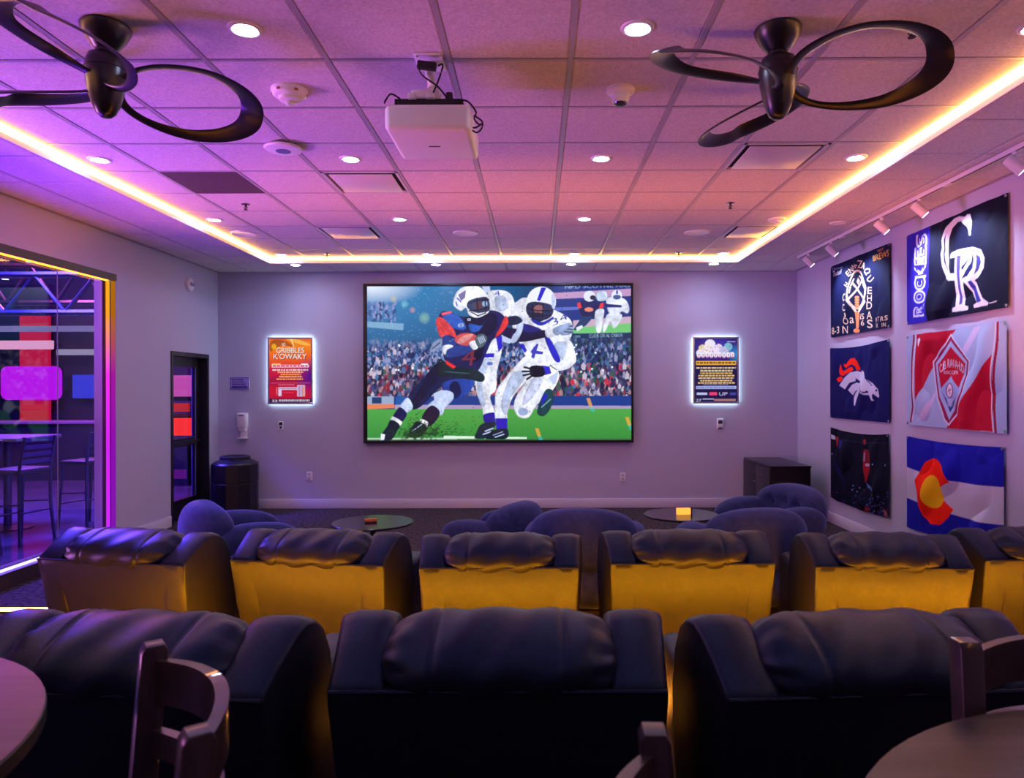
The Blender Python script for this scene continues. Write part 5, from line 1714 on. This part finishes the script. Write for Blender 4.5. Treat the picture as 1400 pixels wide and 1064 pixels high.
# ---------------------------------------------------------------- leather recliners
def make_recliner(label, x, y, z, deg, sx=1.0):
    """back at local y = 0, faces local +Y"""
    t = thing('recliner', label, 'recliner', (x, y, z), math.radians(deg))
    t.scale = (sx, 1, 1)
    L = M['leather']
    W = 0.45
    if not RP:
        # flat back panel leaning to the sitter
        secs = []
        for i in range(9):
            s = i / 8
            zz = 0.10 + 0.535 * s
            yy = 0.13 * (1 - s) ** 1.2
            hw_ = W - 0.030 * (1 - s) - 0.004
            sec = []
            for k in range(13):
                xx = -hw_ + 2 * hw_ * k / 12
                sec.append((xx, yy - 0.010 * math.cos(PI * xx / hw_ / 2) * math.sin(PI * s), zz))
            for k in range(13):
                xx = hw_ - 2 * hw_ * k / 12
                sec.append((xx, yy + 0.10, zz))
            secs.append(sec)
        RP['back_panel'] = [MB().loft(secs).mesh('back_panel', True, 45)]
        # side wings with the sloping top
        prof = [(0.16, 0.06), (0.115, 0.12), (0.045, 0.36), (0.005, 0.60), (0.0, 0.632), (0.018, 0.655), (0.10, 0.705), (0.19, 0.752), (0.235, 0.766), (0.285, 0.755), (0.33, 0.72), (0.365, 0.65), (0.40, 0.52), (0.42, 0.36), (0.41, 0.20), (0.39, 0.06)]
        wings = []
        for sg in (-1, 1):
            secs = []
            n = len(prof)
            cy, cz = 0.22, 0.42
            for xx, k in ((0.300, 0.93), (0.306, 0.975), (0.318, 0.995), (0.345, 1.0), (0.40, 1.0), (0.432, 0.995), (0.446, 0.978), (0.450, 0.95)):
                sec = []
                for yy, zz in prof:
                    fl = 0.045 * max(0, yy - 0.02) / 0.4 if xx > 0.36 else 0.0
                    low = 0.028 * max(0, 0.6 - zz) / 0.5 if xx > 0.36 else 0.0
                    puff = 0.012 * math.exp(-((xx - 0.375) / 0.04) ** 2) if zz > 0.66 else 0.0
                    sec.append((sg * (xx + fl * (0.5 + 0.5 * min(1, yy / 0.3)) - low), cy + (yy - cy) * k, cz + (zz - cz) * k + puff))
                secs.append(sec)
            wings.append(MB().loft(secs).mesh('side_wing', True, 50))
        RP['side_wing'] = wings
        # head cushion: roll with two seams and gathered ends
        secs = []
        NS = 76
        for i in range(NS + 1):
            tt = -1 + 2 * i / NS
            xx = 0.335 * tt
            e = max(0.02, (1 - abs(tt) ** 6.0)) ** 0.45
            seam = 0.007 * sum(math.exp(-((tt - c) / 0.018) ** 2) for c in (-0.52, 0.52))
            gat = max(0.0, (abs(tt) - 0.70) / 0.30)
            sec = []
            for k in range(40):
                th = 2 * PI * k / 40
                wr = gat * 0.017 * math.sin(10 * th + 2.5 * math.copysign(1, tt)) * (1.4 - gat) + 0.004 * math.sin(4 * tt * 3 + 3 * th)
                ca, sa = math.cos(th), math.sin(th)
                ry = (0.168 + wr - seam) * e
                rz_ = (0.098 + wr - seam) * e
                py_ = ry * math.copysign(abs(ca) ** 0.85, ca)
                pz_ = rz_ * math.copysign(abs(sa) ** 0.85, sa)
                ro = 0.42
                sec.append((xx, 0.148 + py_ * math.cos(ro) - pz_ * math.sin(ro), 0.672 + py_ * math.sin(ro) * 0.75 + pz_ * math.cos(ro) + 0.006 * (1 - tt * tt)))
            secs.append(sec)
        RP['head_cushion'] = [MB().loft(secs).mesh('head_cushion', True, 80)]
        RP['piping'] = [MB().tube([(-0.445 + 0.89 * k / 20, -0.002, 0.634) for k in range(21)], 0.0055, 6).mesh('piping')]
        RP['seat'] = [MB().rbox(-0.31, 0.31, 0.30, 0.80, 0.14, 0.45, 0.06, 5).mesh('seat', True, 60)]
        RP['armrest'] = [MB().rbox(s_ * 0.36 - 0.075, s_ * 0.36 + 0.075, 0.36, 0.82, 0.05, 0.54, 0.05, 5).mesh('armrest', True, 60) for s_ in (-1, 1)]
        RP['footrest'] = [MB().rbox(-0.30, 0.30, 0.81, 0.94, 0.10, 0.42, 0.05, 5).mesh('footrest', True, 60)]
        RP['base'] = [MB().box(-0.36, 0.36, 0.16, 0.80, 0.002, 0.09).mesh('base', False)]
        RP['seam'] = [MB().tube([(s_ * 0.417, 0.112 * (1 - k / 10) ** 1.2 - 0.001, 0.11 + 0.052 * k) for k in range(11)], 0.003, 5).mesh('seam') for s_ in (-1, 1)]
    for nm, ms in RP.items():
        for me in ms:
            if nm in ('seam',):
                continue
            link(nm, me, M['black_plastic'] if nm == 'base' else L, t)
    return t


RP = {}
make_recliner('black leather recliner of the front row nearest the glass wall', -2.42, 4.03, 0, -11, 1.06)
make_recliner('black leather recliner of the front row, second from the glass wall', -1.30, 4.00, 0, -9, 1.02)
make_recliner('black leather recliner of the front row, third from the glass wall', -0.209, 3.88, 0, 0, 0.97)
make_recliner('black leather recliner of the front row, third from the banner wall', 0.863, 3.96, 0, 0, 1.02)
make_recliner('black leather recliner of the front row, second from the banner wall', 1.93, 3.86, 0, -4, 0.93)
make_recliner('black leather recliner of the front row nearest the banner wall', 2.96, 4.02, 0, 0, 0.98)
make_recliner('black leather recliner of the back row on the glass wall side', -1.15, 1.86, H_R2, -5, 1.0)
make_recliner('black leather recliner in the middle of the back row', -0.105, 1.874, H_R2, 0, 1.0)
make_recliner('black leather recliner of the back row on the banner side', 0.93, 1.85, H_R2, 4, 1.0)


# ---------------------------------------------------------------- dining tables and ladder back chairs on the top tier
def dining_table(x, y, r, label):
    t = thing('dining_table', label, 'table', (x, y, H_R3))
    h = 0.73
    MB().lathe([(0, h - 0.004), (r - 0.004, h - 0.004), (r - 0.002, h), (0, h)], 72).build('table_top', M['table_wood'], t)
    MB().lathe([(0, h - 0.032), (r - 0.004, h - 0.032), (r, h - 0.028), (r, h - 0.004), (r - 0.003, h - 0.001), (r - 0.004, h - 0.004), (0, h - 0.004)], 72).build('edge_band', M['black_plastic'], t)
    MB().lathe([(0.04, 0.03), (0.04, h - 0.032)], 20).build('post', M['black_metal'], t)
    MB().lathe([(0, 0), (0.28, 0), (0.28, 0.012), (0.06, 0.035), (0, 0.035)], 40).build('foot', M['black_metal'], t)


dining_table(-1.30, 0.962, 0.527, 'round wooden table beside the glass wall side recliner')
dining_table(0.90, 0.63, 0.575, 'round wooden table behind the banner side recliner')


def ladder_chair(p1, p2, side, label):
    """p1, p2: floor positions of the back posts; side +1/-1: which way the seat lies"""
    p1, p2 = Vector((*p1, 0)), Vector((*p2, 0))
    c = (p1 + p2) / 2
    ax = (p2 - p1).normalized()
    w = (p2 - p1).length / 2
    fw = Vector((-ax.y, ax.x, 0)) * side
    t = thing('ladder_back_chair', label, 'chair', (c.x, c.y, H_R3))
    Mx = Matrix(((ax.x, fw.x, 0, 0), (ax.y, fw.y, 0, 0), (0, 0, 1, 0), (0, 0, 0, 1)))
    top = 0.83
    for sx in (-1, 1):
        pr = [(0.05, 0.0), (0.012, 0.42), (-0.02, top - 0.012), (-0.014, top), (0.014, top), (0.022, top - 0.012), (0.052, 0.42), (0.09, 0.0)]
        MB().prism(pr, sx * w - 0.02, sx * w + 0.02, 0.004, 2).xf(Mx).build('back_post', M['wood'], t)
        MB().rbox(sx * (w - 0.005) - 0.02, sx * (w - 0.005) + 0.02, 0.40, 0.44, 0, 0.43, 0.004).xf(Mx).build('front_leg', M['wood'], t)
    MB().rbox(-w - 0.015, w + 0.015, 0.035, 0.46, 0.43, 0.465, 0.012).xf(Mx).build('seat', M['wood'], t)
    for z, hh_, nm in ((0.765, 0.075, 'top_rail'), (0.665, 0.045, 'slat'), (0.575, 0.045, 'slat')):
        secs = []
        for i in range(17):
            s = -1 + i / 8
            yy = -0.068 * (1 - s * s) + 0.0 + (0.82 - z) * 0.07
            zz = z + (0.012 * (1 - s * s) if nm == 'top_rail' else 0)
            secs.append([(s * w, yy - 0.010, zz - hh_ / 2), (s * w, yy + 0.010, zz - hh_ / 2), (s * w, yy + 0.010, zz + hh_ / 2), (s * w, yy - 0.010, zz + hh_ / 2)])
        MB().loft(secs).xf(Mx).build(nm, M['wood'], t, angle=30)
    for sx in (-1, 1):
        MB().rbox(sx * w - 0.010, sx * w + 0.010, 0.06, 0.42, 0.17, 0.20, 0.003).xf(Mx).build('stretcher', M['wood'], t)
    MB().rbox(-w, w, 0.41, 0.43, 0.22, 0.25, 0.003).xf(Mx).build('stretcher', M['wood'], t)


ladder_chair((-0.665, 1.24), (-0.44, 0.925), -1, 'dark wooden ladder back chair at the glass wall side table')
ladder_chair((0.745, 1.245), (1.12, 1.245), -1, 'dark wooden ladder back chair between its round table and the banner side recliner')
ladder_chair((0.150, 0.925), (0.13, 0.545), 1, 'dark wooden ladder back chair behind the middle recliner')
